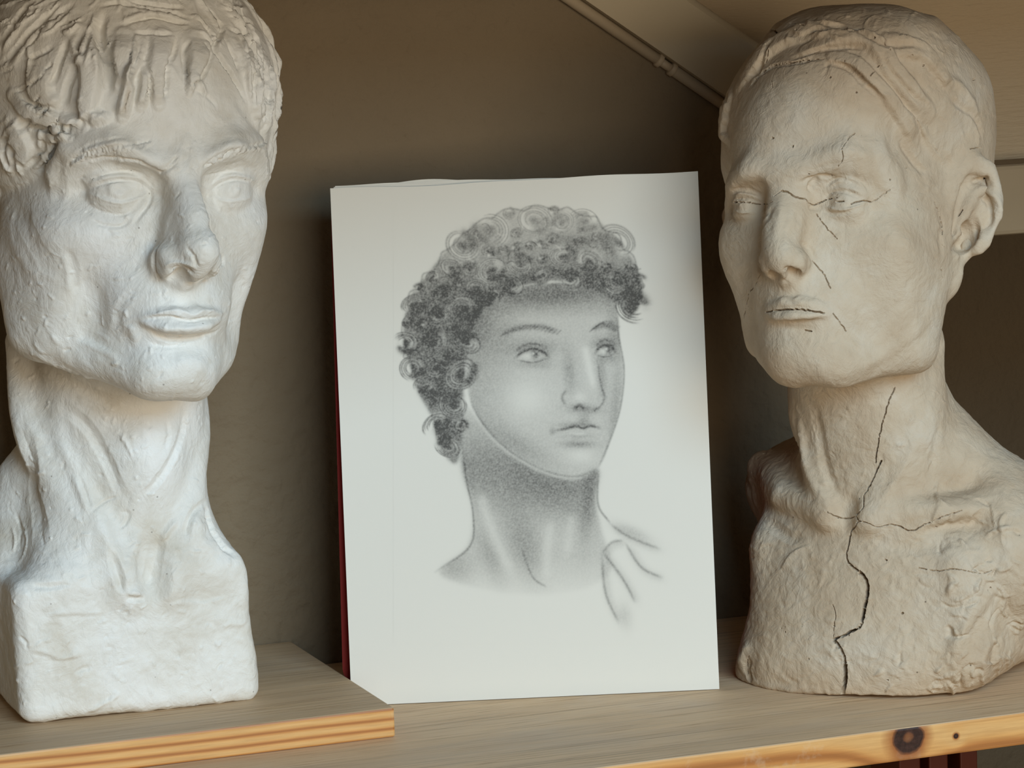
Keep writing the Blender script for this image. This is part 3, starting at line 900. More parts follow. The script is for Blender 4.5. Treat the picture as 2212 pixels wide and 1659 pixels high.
class Sculpt:
    """mesh in a bust frame (mm): x = sitter's left, y = up, z = forward"""
    def __init__(self, V, T, fwd, org):
        self.V, self.T = V, T
        fx, fy = fwd
        self.B = np.array([[-fy, fx, 0], [0, 0, 1], [fx, fy, 0]], float)      # rows = frame axes in the world
        self.org = np.array(org, float)
    def world(self, V=None):
        V = self.V if V is None else V
        return self.org + (V/1000) @ self.B
    def local(self, W): return ((W-self.org) @ self.B.T)*1000
    def proj(self, V=None): return project(self.world(V))
    def to_pixel(self, v, px, py):
        """the point at v's camera depth that is seen at (px, py)"""
        t = float((self.world(np.asarray(v).reshape(3))-CAM) @ CF)
        return self.local(CAM + ray(px, py)*t)
    def normals(self): self.N = vnormals(self.V, self.T); return self.N
    def facing(self):
        d = self.world()-CAM
        d /= np.linalg.norm(d, axis=1)[:, None]
        return -((self.N @ self.B)*d).sum(1)
    def zbuf(self, cell=3.0):
        x, y, t = self.proj()
        ok = self.facing() > 0.05
        self.pc = cell
        self.pi = np.floor(np.stack([x, y], 1)/cell).astype(np.int64)
        ids = np.nonzero(ok)[0]
        o = ids[np.lexsort((t[ids], self.pi[ids, 0], self.pi[ids, 1]))]
        k = self.pi[o, 1]*100000+self.pi[o, 0]
        uk, first = np.unique(k, return_index=True)
        self.zk, self.zv, self.zt = uk, o[first], t[o[first]]
    def pick(self, px, py, reach=5):
        ci, cj = int(px//self.pc), int(py//self.pc)
        for r in range(0, reach+1):
            ks = [(cj+b)*100000+ci+a for a in range(-r, r+1) for b in range(-r, r+1)]
            q = np.searchsorted(self.zk, ks); q = np.minimum(q, len(self.zk)-1)
            hit = self.zk[q] == ks
            if hit.any():
                v = q[hit]; return self.zv[v[np.argmin(self.zt[v])]]
        return None
    def curve(self, pts, step=5.0):
        """pixel polyline -> smooth 3-D polyline lying on the surface"""
        P = np.array(pts, float)
        if len(P) > 2:                                   # Catmull-Rom
            Q = np.vstack([2*P[0]-P[1], P, 2*P[-1]-P[-2]]); out = []
            for i in range(1, len(Q)-2):
                L = np.linalg.norm(Q[i+1]-Q[i]); m = max(2, int(L/step))
                for u in np.linspace(0, 1, m, endpoint=False):
                    a, b, c, d = Q[i-1], Q[i], Q[i+1], Q[i+2]
                    out.append(0.5*(2*b+(c-a)*u+(2*a-5*b+4*c-d)*u*u+(3*b-a-3*c+d)*u**3))
            P = np.array(out+[P[-1]])
        else:
            P = np.array([P[0]+(P[1]-P[0])*u for u in np.linspace(0, 1, max(2, int(np.linalg.norm(P[1]-P[0])/step)))])
        res = []
        for p in P:
            v = self.pick(*p)
            if v is None: continue
            res.append(self.to_pixel(self.V[v], *p))
        return np.array(res)
    def near(self, C3, rad):
        lo, hi = C3.min(0)-rad, C3.max(0)+rad
        V = self.V
        return np.nonzero((V[:, 0] > lo[0]) & (V[:, 0] < hi[0]) & (V[:, 1] > lo[1]) & (V[:, 1] < hi[1]) & (V[:, 2] > lo[2]) & (V[:, 2] < hi[2]))[0]
    def brush(self, C3, kind, w, h, taper=(1, 1), fade=0.3):
        """displace along the normal near a 3-D polyline; returns touched ids and strength"""
        if len(C3) < 2: return np.array([], int), np.array([])
        R = w*(3.2 if kind in ('step',) else 2.2)
        ids = self.near(C3, R)
        if len(ids) == 0: return ids, np.array([])
        P = self.V[ids]; N = self.N[ids]
        best = np.full(len(ids), 1e9); tt = np.zeros(len(ids)); sd = np.zeros(len(ids)); dep = np.zeros(len(ids))
        m = len(C3)-1
        for i in range(m):
            a, b = C3[i], C3[i+1]; ba = b-a; L2 = max(ba @ ba, 1e-9)
            u = np.clip((P-a) @ ba/L2, 0, 1)
            r = P-a-u[:, None]*ba
            d = np.linalg.norm(r, axis=1)
            k = d < best
            best[k] = d[k]; tt[k] = (i+u[k])/m
            side = np.cross(N[k], ba/math.sqrt(L2)); sd[k] = (r[k]*side).sum(1)
        wt = w*(taper[0]+(taper[1]-taper[0])*tt)
        ends = np.clip(np.minimum(tt, 1-tt)/fade+0.04, 0, 1); ends = ends*ends*(3-2*ends)
        if kind == 'lock': ends = np.clip(np.minimum(tt*2.5, (1-tt)*7)+0.25, 0, 1)
        u = best/np.maximum(wt, 1e-6)
        if kind == 'ridge': a = np.exp(-2.0*u*u)
        elif kind == 'lock': a = 1-np.clip((u-0.55)/0.5, 0, 1); a = a*a*(3-2*a)*(1-0.25*np.minimum(u, 1)**2)
        elif kind == 'cut': a = np.clip(1-u, 0, 1)**0.7
        elif kind == 'step':
            s = sd/np.maximum(wt, 1e-6)
            a = np.exp(-1.3*np.maximum(s, 0))*np.clip((s+0.12)/0.24, 0, 1)*(u < 3.2)
            a = a*np.clip(1.6-np.abs(best-np.abs(sd))/np.maximum(wt, 1e-6)*2, 0, 1)
        else: a = np.exp(-2.0*u*u)
        a = a*ends
        self.V[ids] += N*(a*h)[:, None]
        return ids, a

def bust_parts(sc, labels, names, mat, parent, attr=None, attr_name=None):
    """split one continuous sculpture into part meshes that share its smooth normals"""
    W = sc.world(); N = sc.normals() @ sc.B
    tl = labels[sc.T]
    tl = np.where(tl[:, 1] == tl[:, 2], tl[:, 1], tl[:, 0])
    objs = {}
    for i, nm in enumerate(names):
        T = sc.T[tl == i]
        if len(T) == 0: continue
        u, inv = np.unique(T, return_inverse=True)
        inv = inv.reshape(T.shape)
        o = mesh_obj(nm, W[u]-0.0, inv, mat, parent)
        me = o.data
        if len(me.vertices) == len(u):
            me.normals_split_custom_set_from_vertices(N[u].astype(np.float32))
        if attr is not None:
            at = me.attributes.new(attr_name, 'FLOAT', 'POINT')
            at.data.foreach_set('value', attr[u].astype(np.float32))
        objs[nm] = o
    return objs

# ---------------------------------------------------------------- a human head as a distance field
def head_field(v, P):
    """adds skull, face, features to Vol v (local head frame, mm; y = 0 at the eyes)"""
    g = lambda k, d: P.get(k, d)
    v.ell((0, 36, g('skz', -12)), g('skull', (74, 80, 95)))
    v.ell((0, 42, 28), (60, 54, 64), k=10)                                      # frontal bone
    v.ell((0, -30, 24), (g('fw', 60), 82, 57), k=12)                           # face mass
    v.ell((0, -66, 58), (34, 28, 32), k=14)                                    # muzzle
    v.ell((0, -99, 68), g('chin', (23, 17, 19)), k=g('chk', 12))
    for s in (-1, 1):
        v.chain([(s*g('jw', 53), -42, 2), (s*(g('jw', 53)-4), -74, 14), (s*16, -103, 64)], [13, 15, 12], k=14)
        v.ell((s*45, -22, 52), g('cheek', (19, 12, 18)), k=g('ck', 12))                     # cheekbone
        if g('hollow', None): v.ell((s*50, -62, 54), g('hollow', None), 'sub', 16, rot=(s*35, 0, 0))   # hollow of the cheek
        v.ell((s*g('sx', 50), -34, 14), g('side', (18, 48, 36)), k=16)          # side of the face
        v.ell((s*76, 16, 40), (g('temple', 10), 24, 26), 'sub', 14)
        # brow
        v.chain([(s*9, 15, 84), (s*26, g('by', 19), 83), (s*46, 15, 66), (s*54, 6, 55)], [7.5, 8.5, 8, 6], k=9)
        # socket
        v.ell((s*31, 0, 88+g('sock', 0)), (19, 11.5, 15), 'sub', 8)
        v.ell((s*17, 2, 90), (7, 9, 10), 'sub', 7)
    # nose
    nb = g('nb', 0); nz = g('nz', 0)
    v.chain([(0, 14, 82), (0, 2, 86+nb), (0, -20, 97+nb), (0, -37, 104+nz)], [8, 6.5+g('nw', 0), 7.5+g('nw', 0), 8.5], k=7)
    v.chain([(0, -2, 80), (0, -22, 86), (0, -42, 90)], [9, 12, 14], k=8)
    v.ell((0, -40, 104.5+nz), g('tip', (10.5, 9.5, 10)), k=5)
    for s in (-1, 1):
        v.ell((s*13, -44, 92), g('ala', (7.5, 8, 10.5)), k=4, rot=(s*-18, 0, 0))
    v.chain([(0, -47, 104+nz), (0, -51, 93)], [5, 5], k=4)
    for s in (-1, 1):
        v.ell((s*7.2, -51.5, 98), (4.2, 5.5, 6.5), 'sub', 2.0, rot=(s*-22, -20, 0))
        v.chain([(s*21.5, -40, 91), (s*21.5, -47, 88), (s*15, -53, 88)], 1.4, 'sub', 3)
        v.chain([(s*21, -46, 93), (s*29, -60, 88), (s*34, -74, 80)], [1.2, 1.6, 1.0], 'sub', 9)
    # eyes
    er = 13.0
    for s in (-1, 1):
        c = np.array([s*32, -1, 63.5+g('ez', 0)])
        v.ell(c, (er, er, er), k=2.0)
        op = g('open', 1.0)
        def lid(x, y, z, s=s, c=c, up=True, dr=1.9):
            r = np.sqrt((x-c[0])**2+(y-c[1])**2+(z-c[2])**2)
            u = np.clip((x-c[0])*s/16.5, -1, 1)          # -1 inner, +1 outer corner
            arch = np.maximum(1-u*u, 0)
            line = c[1]+g('etilt', 1.2)*u + (arch**0.75*(6.6*op if s*g('far', 0) <= 0 else 6.6*op) if up else -arch**0.9*5.6*op)
            cut = (line-y) if up else (y-line)
            return np.maximum(r-(er+dr), cut*0.9)
        v.put(c, er+4, lambda x, y, z, f=lid: f(x, y, z, up=True, dr=2.3), 'add', 1.6)
        v.put(c, er+4, lambda x, y, z, f=lid: f(x, y, z, up=False, dr=1.7), 'add', 1.6)
        v.chain([(s*15.5, -3.5, 76), (s*12.5, -5, 78)], [2.2, 1.6], 'sub', 2.5)      # inner corner
        v.chain([(s*18, 3, 79), (s*24, 9.8, 80.5), (s*34, 11.2, 79.5), (s*45, 6.5, 71)], [0.8, 1.1, 1.1, 0.8], 'sub', 2.5)   # lid crease
        v.chain([(s*18, -9, 80), (s*27, -14.5, 80), (s*40, -13, 75)], [0.8, 1.1, 0.7], 'sub', 4)                            # bag
        if g('iris', 0):
            v.ell((c[0]+s*g('gaze', 0), c[1], c[2]+er-0.2), (4.6, 4.6, 2.0), k=1.2)
            v.ell((c[0]+s*g('gaze', 0), c[1]+0.5, c[2]+er+1.6), (2.0, 2.0, 1.7), 'sub', 1.0)
    # mouth
    lw = g('lip', 1.0)
    v.chain([(-26, -71.5, 80), (-15, -69, 89), (-6, -67.6, 92.8), (0, -68.2, 93.0), (6, -67.6, 92.8), (15, -69, 89), (26, -71.5, 80)],
            [1.4, 2.6*lw, 3.3*lw, 3.0*lw, 3.3*lw, 2.6*lw, 1.4], k=3.0)
    v.chain([(-23, -73, 82), (-12, -76, 90), (0, -77, 92.4), (12, -76, 90), (23, -73, 82)], [1.6, 4.2*lw, 5.2*lw, 4.2*lw, 1.6], k=3.0)
    v.chain([(-27, -71.8, 82.5), (-14, -71.2, 92.5), (-5, -71.2, 97), (0, -72.0, 97.4), (5, -71.2, 97), (14, -71.2, 92.5), (27, -71.8, 82.5)],
            [g('mg', 0.8)]*7, 'sub', 1.6)
    v.chain([(-15, -85.5, 89), (0, -87, 92), (15, -85.5, 89)], [2.5, 4.0, 2.5], 'sub', 8)
    v.chain([(0, -55, 97), (0, -63, 98)], [1.6, 2.2], 'sub', 4)
    for s in (-1, 1):
        v.ell((s*28.5, -72, 84), (3, 3.5, 4), 'sub', 5)

def ear_field(v, s, c, sc=1.0, yaw=30):
    """ear on side s; disc opening outwards and forwards"""
    R0, t0, s0 = v.T
    R = R0 @ rot_ypr(s*(90-yaw), 0, 0) @ rot_ypr(0, 0, s*-10)
    v.T = (R, s0*(R0 @ np.array(c, float))+t0, s0*sc)
    q = s          # local: x across the ear (towards the back = -s side), y up, z out of the ear
    b = -s
    v.ell((b*4, 2, -4), (17, 28, 5), k=5)
    v.chain([(b*-9, 2, 1), (b*-10, 15, 3), (b*-4, 26, 5), (b*8, 28, 5), (b*17, 19, 5), (b*19, 4, 4), (b*14, -11, 2), (b*4, -22, 0)], [3, 3.6, 4.4, 4.6, 4.4, 4, 3.6, 4], k=2.0)
    v.ell((b*-1, -26, -1), (10, 9, 5), k=4)
    v.chain([(b*1, 17, 2), (b*8, 10, 3), (b*10, -2, 3), (b*4, -13, 2)], [2.4, 3.2, 3.4, 3.2], k=2.5)
    v.ell((b*-1, -2, 4), (8, 11, 9), 'sub', 2.5)
    v.chain([(b*-3, 20, 5), (b*9, 20, 5), (b*14, 8, 5), (b*13, -4, 4)], [2, 2.2, 2, 1.4], 'sub', 2.5)
    v.ell((b*-9, -5, 2), (4, 6.5, 4.5), k=3)
    v.T = (R0, t0, s0)
LMK = dict(eo=(48, 0, 66), ei=(15.5, -2, 76), lt=(32, 5.8, 78), lb=(32, -6.8, 77), tip=(0, -40, 114.5), tipb=(0, -49.5, 107),
           ala=(20.5, -44, 92), sub=(0, -55, 92), mc=(27, -71.8, 82), mm=(0, -72, 96), ltop=(0, -64.4, 96), lbm=(0, -82.5, 94),
           men=(0, -116, 70), bi=(9, 15, 91), bp=(27, 20, 91), bo=(50, 12, 64), gl=(0, 14, 90), na=(0, 1, 92), chin=(0, -100, 87))
def fit_face(sc, T, lm, near, sil, anchors, lam=0.02):
    """bend the symmetric head to the individual proportions of the sitter"""
    R, t, s = T
    src, dst = [], []
    for k, (px, py) in lm.items():
        if k[1] == '_':
            p = np.array(LMK[k[2:]], float); p[0] *= near if k[0] == 'n' else -near
        else: p = np.array(LMK[k], float)
        p = s*(R @ p)+t
        src.append(p); dst.append(sc.to_pixel(p, px, py))
    anchors = [np.array(a, float) for a in anchors]
    sc.V = rbf_warp(sc.V, src+anchors, dst+anchors, lam)
    for rep in range(3):
        x, y, _ = sc.proj()
        s2, d2 = list(dst), list(dst)
        for px, py, side in sil:
            if side == 'top':
                q = np.nonzero(np.abs(x-px) < 3.5)[0]
                if len(q) == 0: continue
                i = q[np.argmin(y[q])]
            else:
                q = np.nonzero(np.abs(y-py) < 3.5)[0]
                if len(q) == 0: continue
                i = q[np.argmax(x[q]*side)]
            s2.append(sc.V[i].copy()); d2.append(sc.to_pixel(sc.V[i], px, py))
        sc.V = rbf_warp(sc.V, s2+anchors, d2+anchors, 0.05)
def K(scale, ox, oy, pts): return [(ox+x*scale, oy+y*scale) for x, y in pts]

# ================================================================ white plaster bust
def plaster_bust():
    org = (0.445, 1.855, S(0.0165))
    v = Vol((-98, -4.5, -78), (104, 425, 165), 1.5)
    # block, shoulders, neck
    v.box((-70, 0, -62), (62, 79, 65), 8, k=9)
    v.ell((-3, 74, -12), (70, 34, 54), k=14)
    v.ell((-2, 78, 12), (52, 40, 50), k=14)
    v.chain([(2, 55, 2), (4, 110, 6), (8, 175, 6), (8, 240, 0)], [56, 53, 51, 50], k=16)
    v.ell((6, 134, 50), (17, 28, 14), k=12)
    for s in (-1, 1):
        v.chain([(4+s*54, 205, -6), (4+s*46, 150, 24), (2+s*26, 98, 52), (0+s*13, 64, 62)], [9, 9, 8.5, 7], k=9)
        v.chain([(2+s*44, 122, -6), (2+s*50, 96, 0), (-4+s*56, 72, 8)], [18, 20, 18], k=14)
        v.chain([(2+s*30, 108, 30), (s*40, 78, 46)], [16, 16], k=14)
    v.ell((0, 82, 68), (8, 20, 7), 'sub', 6)
    T = (rot_ypr(3.8, -5.6, -4.6), np.array([13.0, 283.0, 30.0]), 0.98)
    v.T = T
    head_field(v, dict(skull=(74, 82, 84), skz=-18, fw=62, chin=(25, 18, 20), jw=58, sx=53, side=(17, 52, 40), hollow=(9, 16, 5), cheek=(17, 13, 16), ck=16, temple=8, nb=2, tip=(11, 10, 11),
                       ala=(8, 8.5, 11), iris=1, gaze=1.0, open=1.0, lip=0.98, etilt=0.6))
    # hair: a thick cap with a fringe, lower at the temples and the nape
    hv = Vol(v.lo, v.lo+v.h*(v.n-1), v.h); hv.T = T
    def cap(x, y, z):
        q = np.sqrt((x/82)**2+((y-40)/(88))**2+((z+14)/(100))**2)
        d = (q-1)*84
        ax = np.abs(x)
        sm = lambda a, b, u: np.clip((u-a)/(b-a), 0, 1)
        hl = 47-6*np.cos(x/9.0)-44*sm(40, 68, ax)*sm(90, 55, z) - 70*sm(8, -22, z)
        return np.maximum(d, (hl-y)*0.8)
    hv.put((0, 40, -14), 112, cap, 'add', 1)
    v.f = smin(v.f, hv.f, 4.0)
    v.T = (np.eye(3), np.zeros(3), 1.0)
    # flat underside and flat back (the bust stands close to the wall)
    v.f = np.maximum(v.f, (-v.ax[1])[None, :, None].astype(np.float32))
    v.f = np.maximum(v.f, (-72-v.ax[2])[None, None, :].astype(np.float32))
    V, Tr = v.mesh()
    if np.einsum('ij,ij->i', np.cross(V[Tr[:, 0]], V[Tr[:, 1]]), V[Tr[:, 2]]).sum() < 0: Tr = Tr[:, ::-1]
    V = laplace(V, Tr, 2, 0.4)
    hair0 = hv.sample(V) < 2.2
    sc = Sculpt(V, Tr, (0, -1), org)
    lm = dict(n_eo=(179, 407), n_ei=(331, 411), n_lt=(254, 381), n_lb=(263, 436), f_ei=(447, 417), f_eo=(556, 402), f_lt=(507, 380), f_lb=(495, 435),
              tip=(452, 541), tipb=(430, 591), n_ala=(333, 563), f_ala=(478, 566), sub=(390, 611), n_mc=(295, 692), f_mc=(493, 685), mm=(414, 690), ltop=(416, 673),
              lbm=(392, 730), men=(385, 858), n_bi=(357, 362), f_bi=(432, 354), n_bp=(254, 308), f_bp=(503, 308), n_bo=(150, 350), gl=(397, 352), chin=(400, 800))
    sil = [(600, 176, 1), (590, 250, 1), (558, 54, 1), (525, 0, 1), (583, 358, 1), (575, 410, 1), (577, 475, 1), (561, 564, 1), (528, 654, 1), (519, 698, 1), (507, 773, 1), (466, 832, 1),
           (454, 905, 1), (454, 954, 1), (448, 1059, 1), (489, 1163, 1), (519, 1199, 1), (537, 1245, 1), (537, 1310, 1), (556, 1445, 1), (553, 1500, 1),
           (569, 520, 1), (545, 610, 1), (-12, 440, -1), (-12, 520, -1), (-6, 600, -1), (4, 670, -1), (12, 760, -1), (16, 840, -1), (22, 900, -1), (548, 1380, 1)]
    anc = [(-70, 0, 65), (62, 0, 65), (-70, 0, -60), (62, 0, -60), (0, 300, -72), (-60, 300, -60), (60, 300, -60), (0, 200, -60), (0, 390, -30), (-70, 78, 0), (-70, 40, 60)]
    fit_face(sc, T, lm, -1, sil, anc)
    sc.V[:, 1] = np.maximum(sc.V[:, 1], 0)
    sc.V[:, 2] = np.maximum(sc.V[:, 2], -72)
    attrs = (hair0.astype(float),)
    sc.normals()
    x, y, t = sc.proj()
    sel = (sc.facing() > -0.15) & (x > -40)
    sc.V, sc.T, attrs = refine(sc.V, sc.T, sel, 1.15, attrs)
    sc.V = laplace(sc.V, sc.T, 2, 0.5)
    hair = attrs[0]
    sc.normals(); sc.zbuf()
    stain = np.zeros(len(sc.V))
    # ---- hand modelling: strokes picked out along the surface
    k1 = lambda p: K(0.2984, 0, 0, p)
    k2 = lambda p: K(0.2984, 0, 400, p)
    k3 = lambda p: K(0.2984, 0, 820, p)
    k4 = lambda p: K(0.4069, 0, 1164, p)
    def go(strokes, hairy=False):
        for st in strokes:
            kind, wd, hh, pts = st[:4]
            tp = st[4] if len(st) > 4 else (1, 1)
            ids, a = sc.brush(sc.curve(pts), kind, wd, hh, tp)
            if len(ids):
                if hairy and kind == 'lock': hair[ids] = np.maximum(hair[ids], (a > 0.3)*1.0)
                if len(st) > 5: stain[ids] = np.maximum(stain[ids], a*st[5])
    locks = [
        ('lock', 6.9, 6.2, k1([(560, 250), (640, 420), (660, 600), (640, 780), (700, 850)]), (1.2, 0.8)),
        ('lock', 5.8, 5.5, k1([(900, 260), (880, 430), (900, 560), (870, 620)]), (1.2, 0.9)),
        ('lock', 4.6, 6.2, k1([(1010, 300), (960, 480), (930, 640), (885, 850)]), (1.0, 0.8)),
        ('lock', 4.1, 4.9, k1([(1040, 480), (1050, 600), (1020, 770)]), (0.9, 0.8)),
        ('lock', 6.3, 4.8, k1([(1180, 270), (1150, 420), (1130, 560), (1150, 760)]), (1.2, 0.6)),
        ('lock', 6.9, 4.9, k1([(1440, 290), (1430, 420), (1390, 560), (1370, 680)]), (1.3, 0.3)),
        ('lock', 6.9, 4.1, k1([(1740, 300), (1800, 480), (1830, 650), (1870, 880)]), (1.3, 0.8)),
        ('lock', 4.6, 3.6, k1([(1900, 380), (1940, 560), (1930, 760), (1930, 960)]), (1.0, 0.8)),
        ('lock', 7.5, 5.8, k1([(100, 690), (200, 790), (330, 850), (480, 880), (600, 910)]), (0.7, 0.7)),
        ('lock', 8.0, 4.4, k1([(330, 480), (300, 600), (330, 720), (420, 780)]), (1.2, 0.8)),
        ('lock', 6.9, 4.1, k1([(640, 860), (720, 860), (780, 850)]), (0.8, 0.5)),
        ('lock', 8.0, 4.1, k1([(40, 900), (120, 980), (180, 1080), (150, 1180)]), (1.2, 0.6)),
        ('lock', 5.8, 3.6, k1([(0, 1040), (60, 1150), (70, 1240)]), (1.2, 0.6)),
        ('lock', 5.8, 3.6, k1([(330, 980), (420, 990), (500, 1000)]), (0.8, 0.5)),
    ]
    go(locks, True); sc.normals(); sc.zbuf()
    grooves = [
        ('cut', 3.0, -5.88, k1([(780, 70), (725, 200), (740, 330), (800, 470), (790, 600), (775, 730)]), (1, 1)),
        ('cut', 1.6, -2.24, k1([(1010, 270), (1010, 380), (960, 520), (935, 600)]), (1, 1)),
        ('cut', 2.0, -2.52, k1([(945, 620), (930, 720), (890, 850)]), (1, 1), 0.9),
        ('cut', 1.4, -2.24, k1([(1080, 500), (1090, 620), (1050, 780)]), (1, 1)),
        ('cut', 1.6, -2.52, k1([(1290, 230), (1260, 380), (1205, 520), (1205, 650), (1175, 780)]), (1, 1)),
        ('cut', 1.6, -2.52, k1([(1400, 270), (1330, 360), (1340, 500), (1350, 640)]), (1, 1)),
        ('cut', 1.6, -2.24, k1([(1420, 270), (1520, 290), (1535, 400), (1450, 580), (1390, 620), (1375, 690)]), (1, 1)),
        ('cut', 2.2, -3.64, k1([(1450, 0), (1540, 110), (1610, 210), (1560, 330), (1600, 420), (1680, 540), (1750, 660), (1800, 790)]), (1, 0.6)),
        ('cut', 1.4, -2.24, k1([(1640, 300), (1700, 420), (1740, 540)]), (1, 1)),
        ('cut', 1.4, -2.24, k1([(1850, 330), (1860, 520), (1840, 700), (1830, 880)]), (1, 1)),
        ('cut', 1.4, -2.10, k1([(1890, 380), (1910, 560), (1900, 760), (1920, 930)]), (1, 1)),
        ('cut', 2.6, -4.20, k1([(620, 180), (560, 320), (545, 480), (490, 620), (470, 720), (430, 820)]), (1, 1)),
        ('cut', 2.2, -3.36, k1([(500, 260), (440, 420), (380, 590), (330, 520)]), (1, 1)),
        ('cut', 2.2, -4.20, k1([(170, 680), (220, 740), (310, 790), (420, 780)]), (1, 1)),
        ('cut', 2.4, -4.48, k1([(110, 840), (220, 900), (360, 930), (520, 930), (610, 940)]), (1, 1)),
        ('cut', 2.4, -3.64, k1([(0, 480), (110, 370), (200, 250), (320, 130), (440, 0)]), (1, 1)),
        ('cut', 2.0, -3.08, k1([(120, 440), (220, 300), (330, 170), (430, 90), (560, 20)]), (1, 1)),
        ('cut', 2.2, -3.36, k1([(0, 320), (90, 180), (160, 80), (230, 0)]), (1, 1)),
        ('cut', 1.6, -2.24, k1([(190, 440), (300, 380), (400, 330)]), (1, 1)),
        ('cut', 1.6, -2.80, k1([(690, 60), (850, 20), (1050, 60), (1280, 100), (1400, 150)]), (1, 1)),
        ('cut', 1.6, -2.52, k1([(860, 190), (1000, 140), (1130, 120), (1290, 160), (1400, 170)]), (1, 1)),
        ('cut', 1.4, -2.24, k1([(960, 240), (1120, 240), (1280, 250)]), (1, 1)),
        ('cut', 1.6, -2.24, k1([(900, 0), (1100, 30), (1350, 60)]), (1, 1)),
        ('cut', 1.8, -2.80, k1([(1620, 60), (1720, 110), (1860, 180)]), (1, 1)),
        ('cut', 1.6, -2.52, k1([(1640, 200), (1760, 240), (1880, 300)]), (1, 1)),
        ('cut', 2.2, -3.64, k1([(60, 960), (20, 1060), (30, 1160), (90, 1250)]), (1, 1)),
        ('cut', 2.0, -3.08, k1([(290, 980), (310, 1070), (260, 1150), (180, 1230)]), (1, 1)),
        ('cut', 1.6, -2.10, k1([(560, 430), (620, 330), (660, 200)]), (1, 1)),
        ('ridge', 1.4, 1.2, k1([(600, 500), (640, 380), (660, 220), (640, 120)])),
        ('ridge', 1.6, 1.2, k1([(150, 400), (220, 290), (300, 200)])),
        ('ridge', 1.4, 1.0, k1([(1060, 300), (1050, 400), (1090, 470), (1100, 560)])),
    ]
    go(grooves); sc.normals(); sc.zbuf()
    go([('ridge', 2.0, 1.8, k1([(1720, 60), (1800, 160), (1880, 330), (1900, 520), (1880, 760), (1900, 930)]), (0.8, 0.8)),
        ('ridge', 1.8, 1.6, k1([(1640, 120), (1740, 260), (1800, 420), (1810, 620), (1850, 860)]), (0.8, 0.8)),
        ('ridge', 1.6, 1.6, k1([(1960, 420), (1985, 600), (1960, 800), (1955, 960)]), (0.8, 0.8)),
        ('cut', 1.4, -1.8, k1([(1960, 360), (1965, 560), (1945, 760), (1925, 940)])),
        ('cut', 1.4, -1.6, k1([(1780, 340), (1830, 520), (1850, 700), (1870, 860)])),
        ('ridge', 2.6, 2.0, k1([(1580, 30), (1680, 60), (1800, 60)])),
        ('ridge', 2.2, 1.6, k1([(900, 60), (1100, 80), (1320, 120)])), ('ridge', 2.0, 1.4, k1([(860, 160), (1060, 100), (1280, 130)])),
        ('ridge', 2.4, 1.8, k1([(60, 520), (200, 330), (330, 200), (480, 60)])), ('ridge', 2.4, 1.8, k1([(0, 400), (120, 220), (240, 60)])),
        ('ridge', 2.2, 1.6, k1([(480, 640), (540, 500), (600, 330), (640, 220)])), ('ridge', 2.0, 1.4, k1([(700, 560), (690, 420), (660, 300)])),
        ('ridge', 1.8, 1.4, k1([(160, 720), (230, 780), (340, 820), (440, 800)]))])
    sc.normals(); sc.zbuf()
    rg = random.Random(3)
    for i in range(170):           # fine strands all over the hair
        vi = rg.randrange(len(sc.V))
        for _ in range(60):
            vi = rg.randrange(len(sc.V))
            if hair[vi] > 0.5 and sc.N[vi] @ sc.B @ -CF > 0.2: break
        px, py, _ = (float(q[0]) for q in sc.proj(sc.V[vi][None]))
        if py > 330: continue
        ang = math.radians(62+40*math.sin(px/90.0)+rg.uniform(-18, 18)); L = rg.uniform(25, 75)
        if px < 200: ang = math.radians(118+rg.uniform(-15, 15))
        pts = [(px+L*u*math.cos(ang+0.5*u), py+L*u*math.sin(ang+0.5*u)) for u in (0, 0.33, 0.66, 1)]
        k = rg.choice(('cut', 'ridge'))
        go([(k, rg.uniform(0.9, 2.0), rg.uniform(0.7, 1.7)*(-1 if k == 'cut' else 1), pts, (1, 0.5))])
    sc.normals(); sc.zbuf()
    # locks combed down from the crown over the sides and the back of the head
    Rh, th, sh = T
    ctr = th+sh*(Rh @ np.array([0, 40, -14.0]))
    ups = np.nonzero((hair > 0.5) & (sc.facing() < 0.12))[0]
    for i in range(230):
        if len(ups) == 0: break
        p = sc.V[ups[rg.randrange(len(ups))]].copy(); pts = [p]
        bend = rg.uniform(-0.5, 0.5)
        for k in range(rg.randrange(4, 8)):
            r = p-ctr; n = r/np.linalg.norm(r)
            d = np.array([0.35*math.sin(p[1]/17+bend*4)+bend, -1.0, 0.25*math.sin(p[0]/13)]); d -= n*(d @ n); d /= max(np.linalg.norm(d), 1e-6)
            q = p+d*6.0
            ids = sc.near(q[None], 7.0)
            if len(ids) == 0: break
            j = ids[np.argmin(((sc.V[ids]-q)**2).sum(1))]
            if hair[j] < 0.5: break
            p = sc.V[j].copy(); pts.append(p)
        if len(pts) < 3: continue
        kd = rg.choice(('ridge', 'cut', 'ridge'))
        sc.brush(np.array(pts), kd, rg.uniform(2.0, 3.6), rg.uniform(1.2, 2.6)*(-1 if kd == 'cut' else 1), (1, 0.5))
    sc.normals(); sc.zbuf()
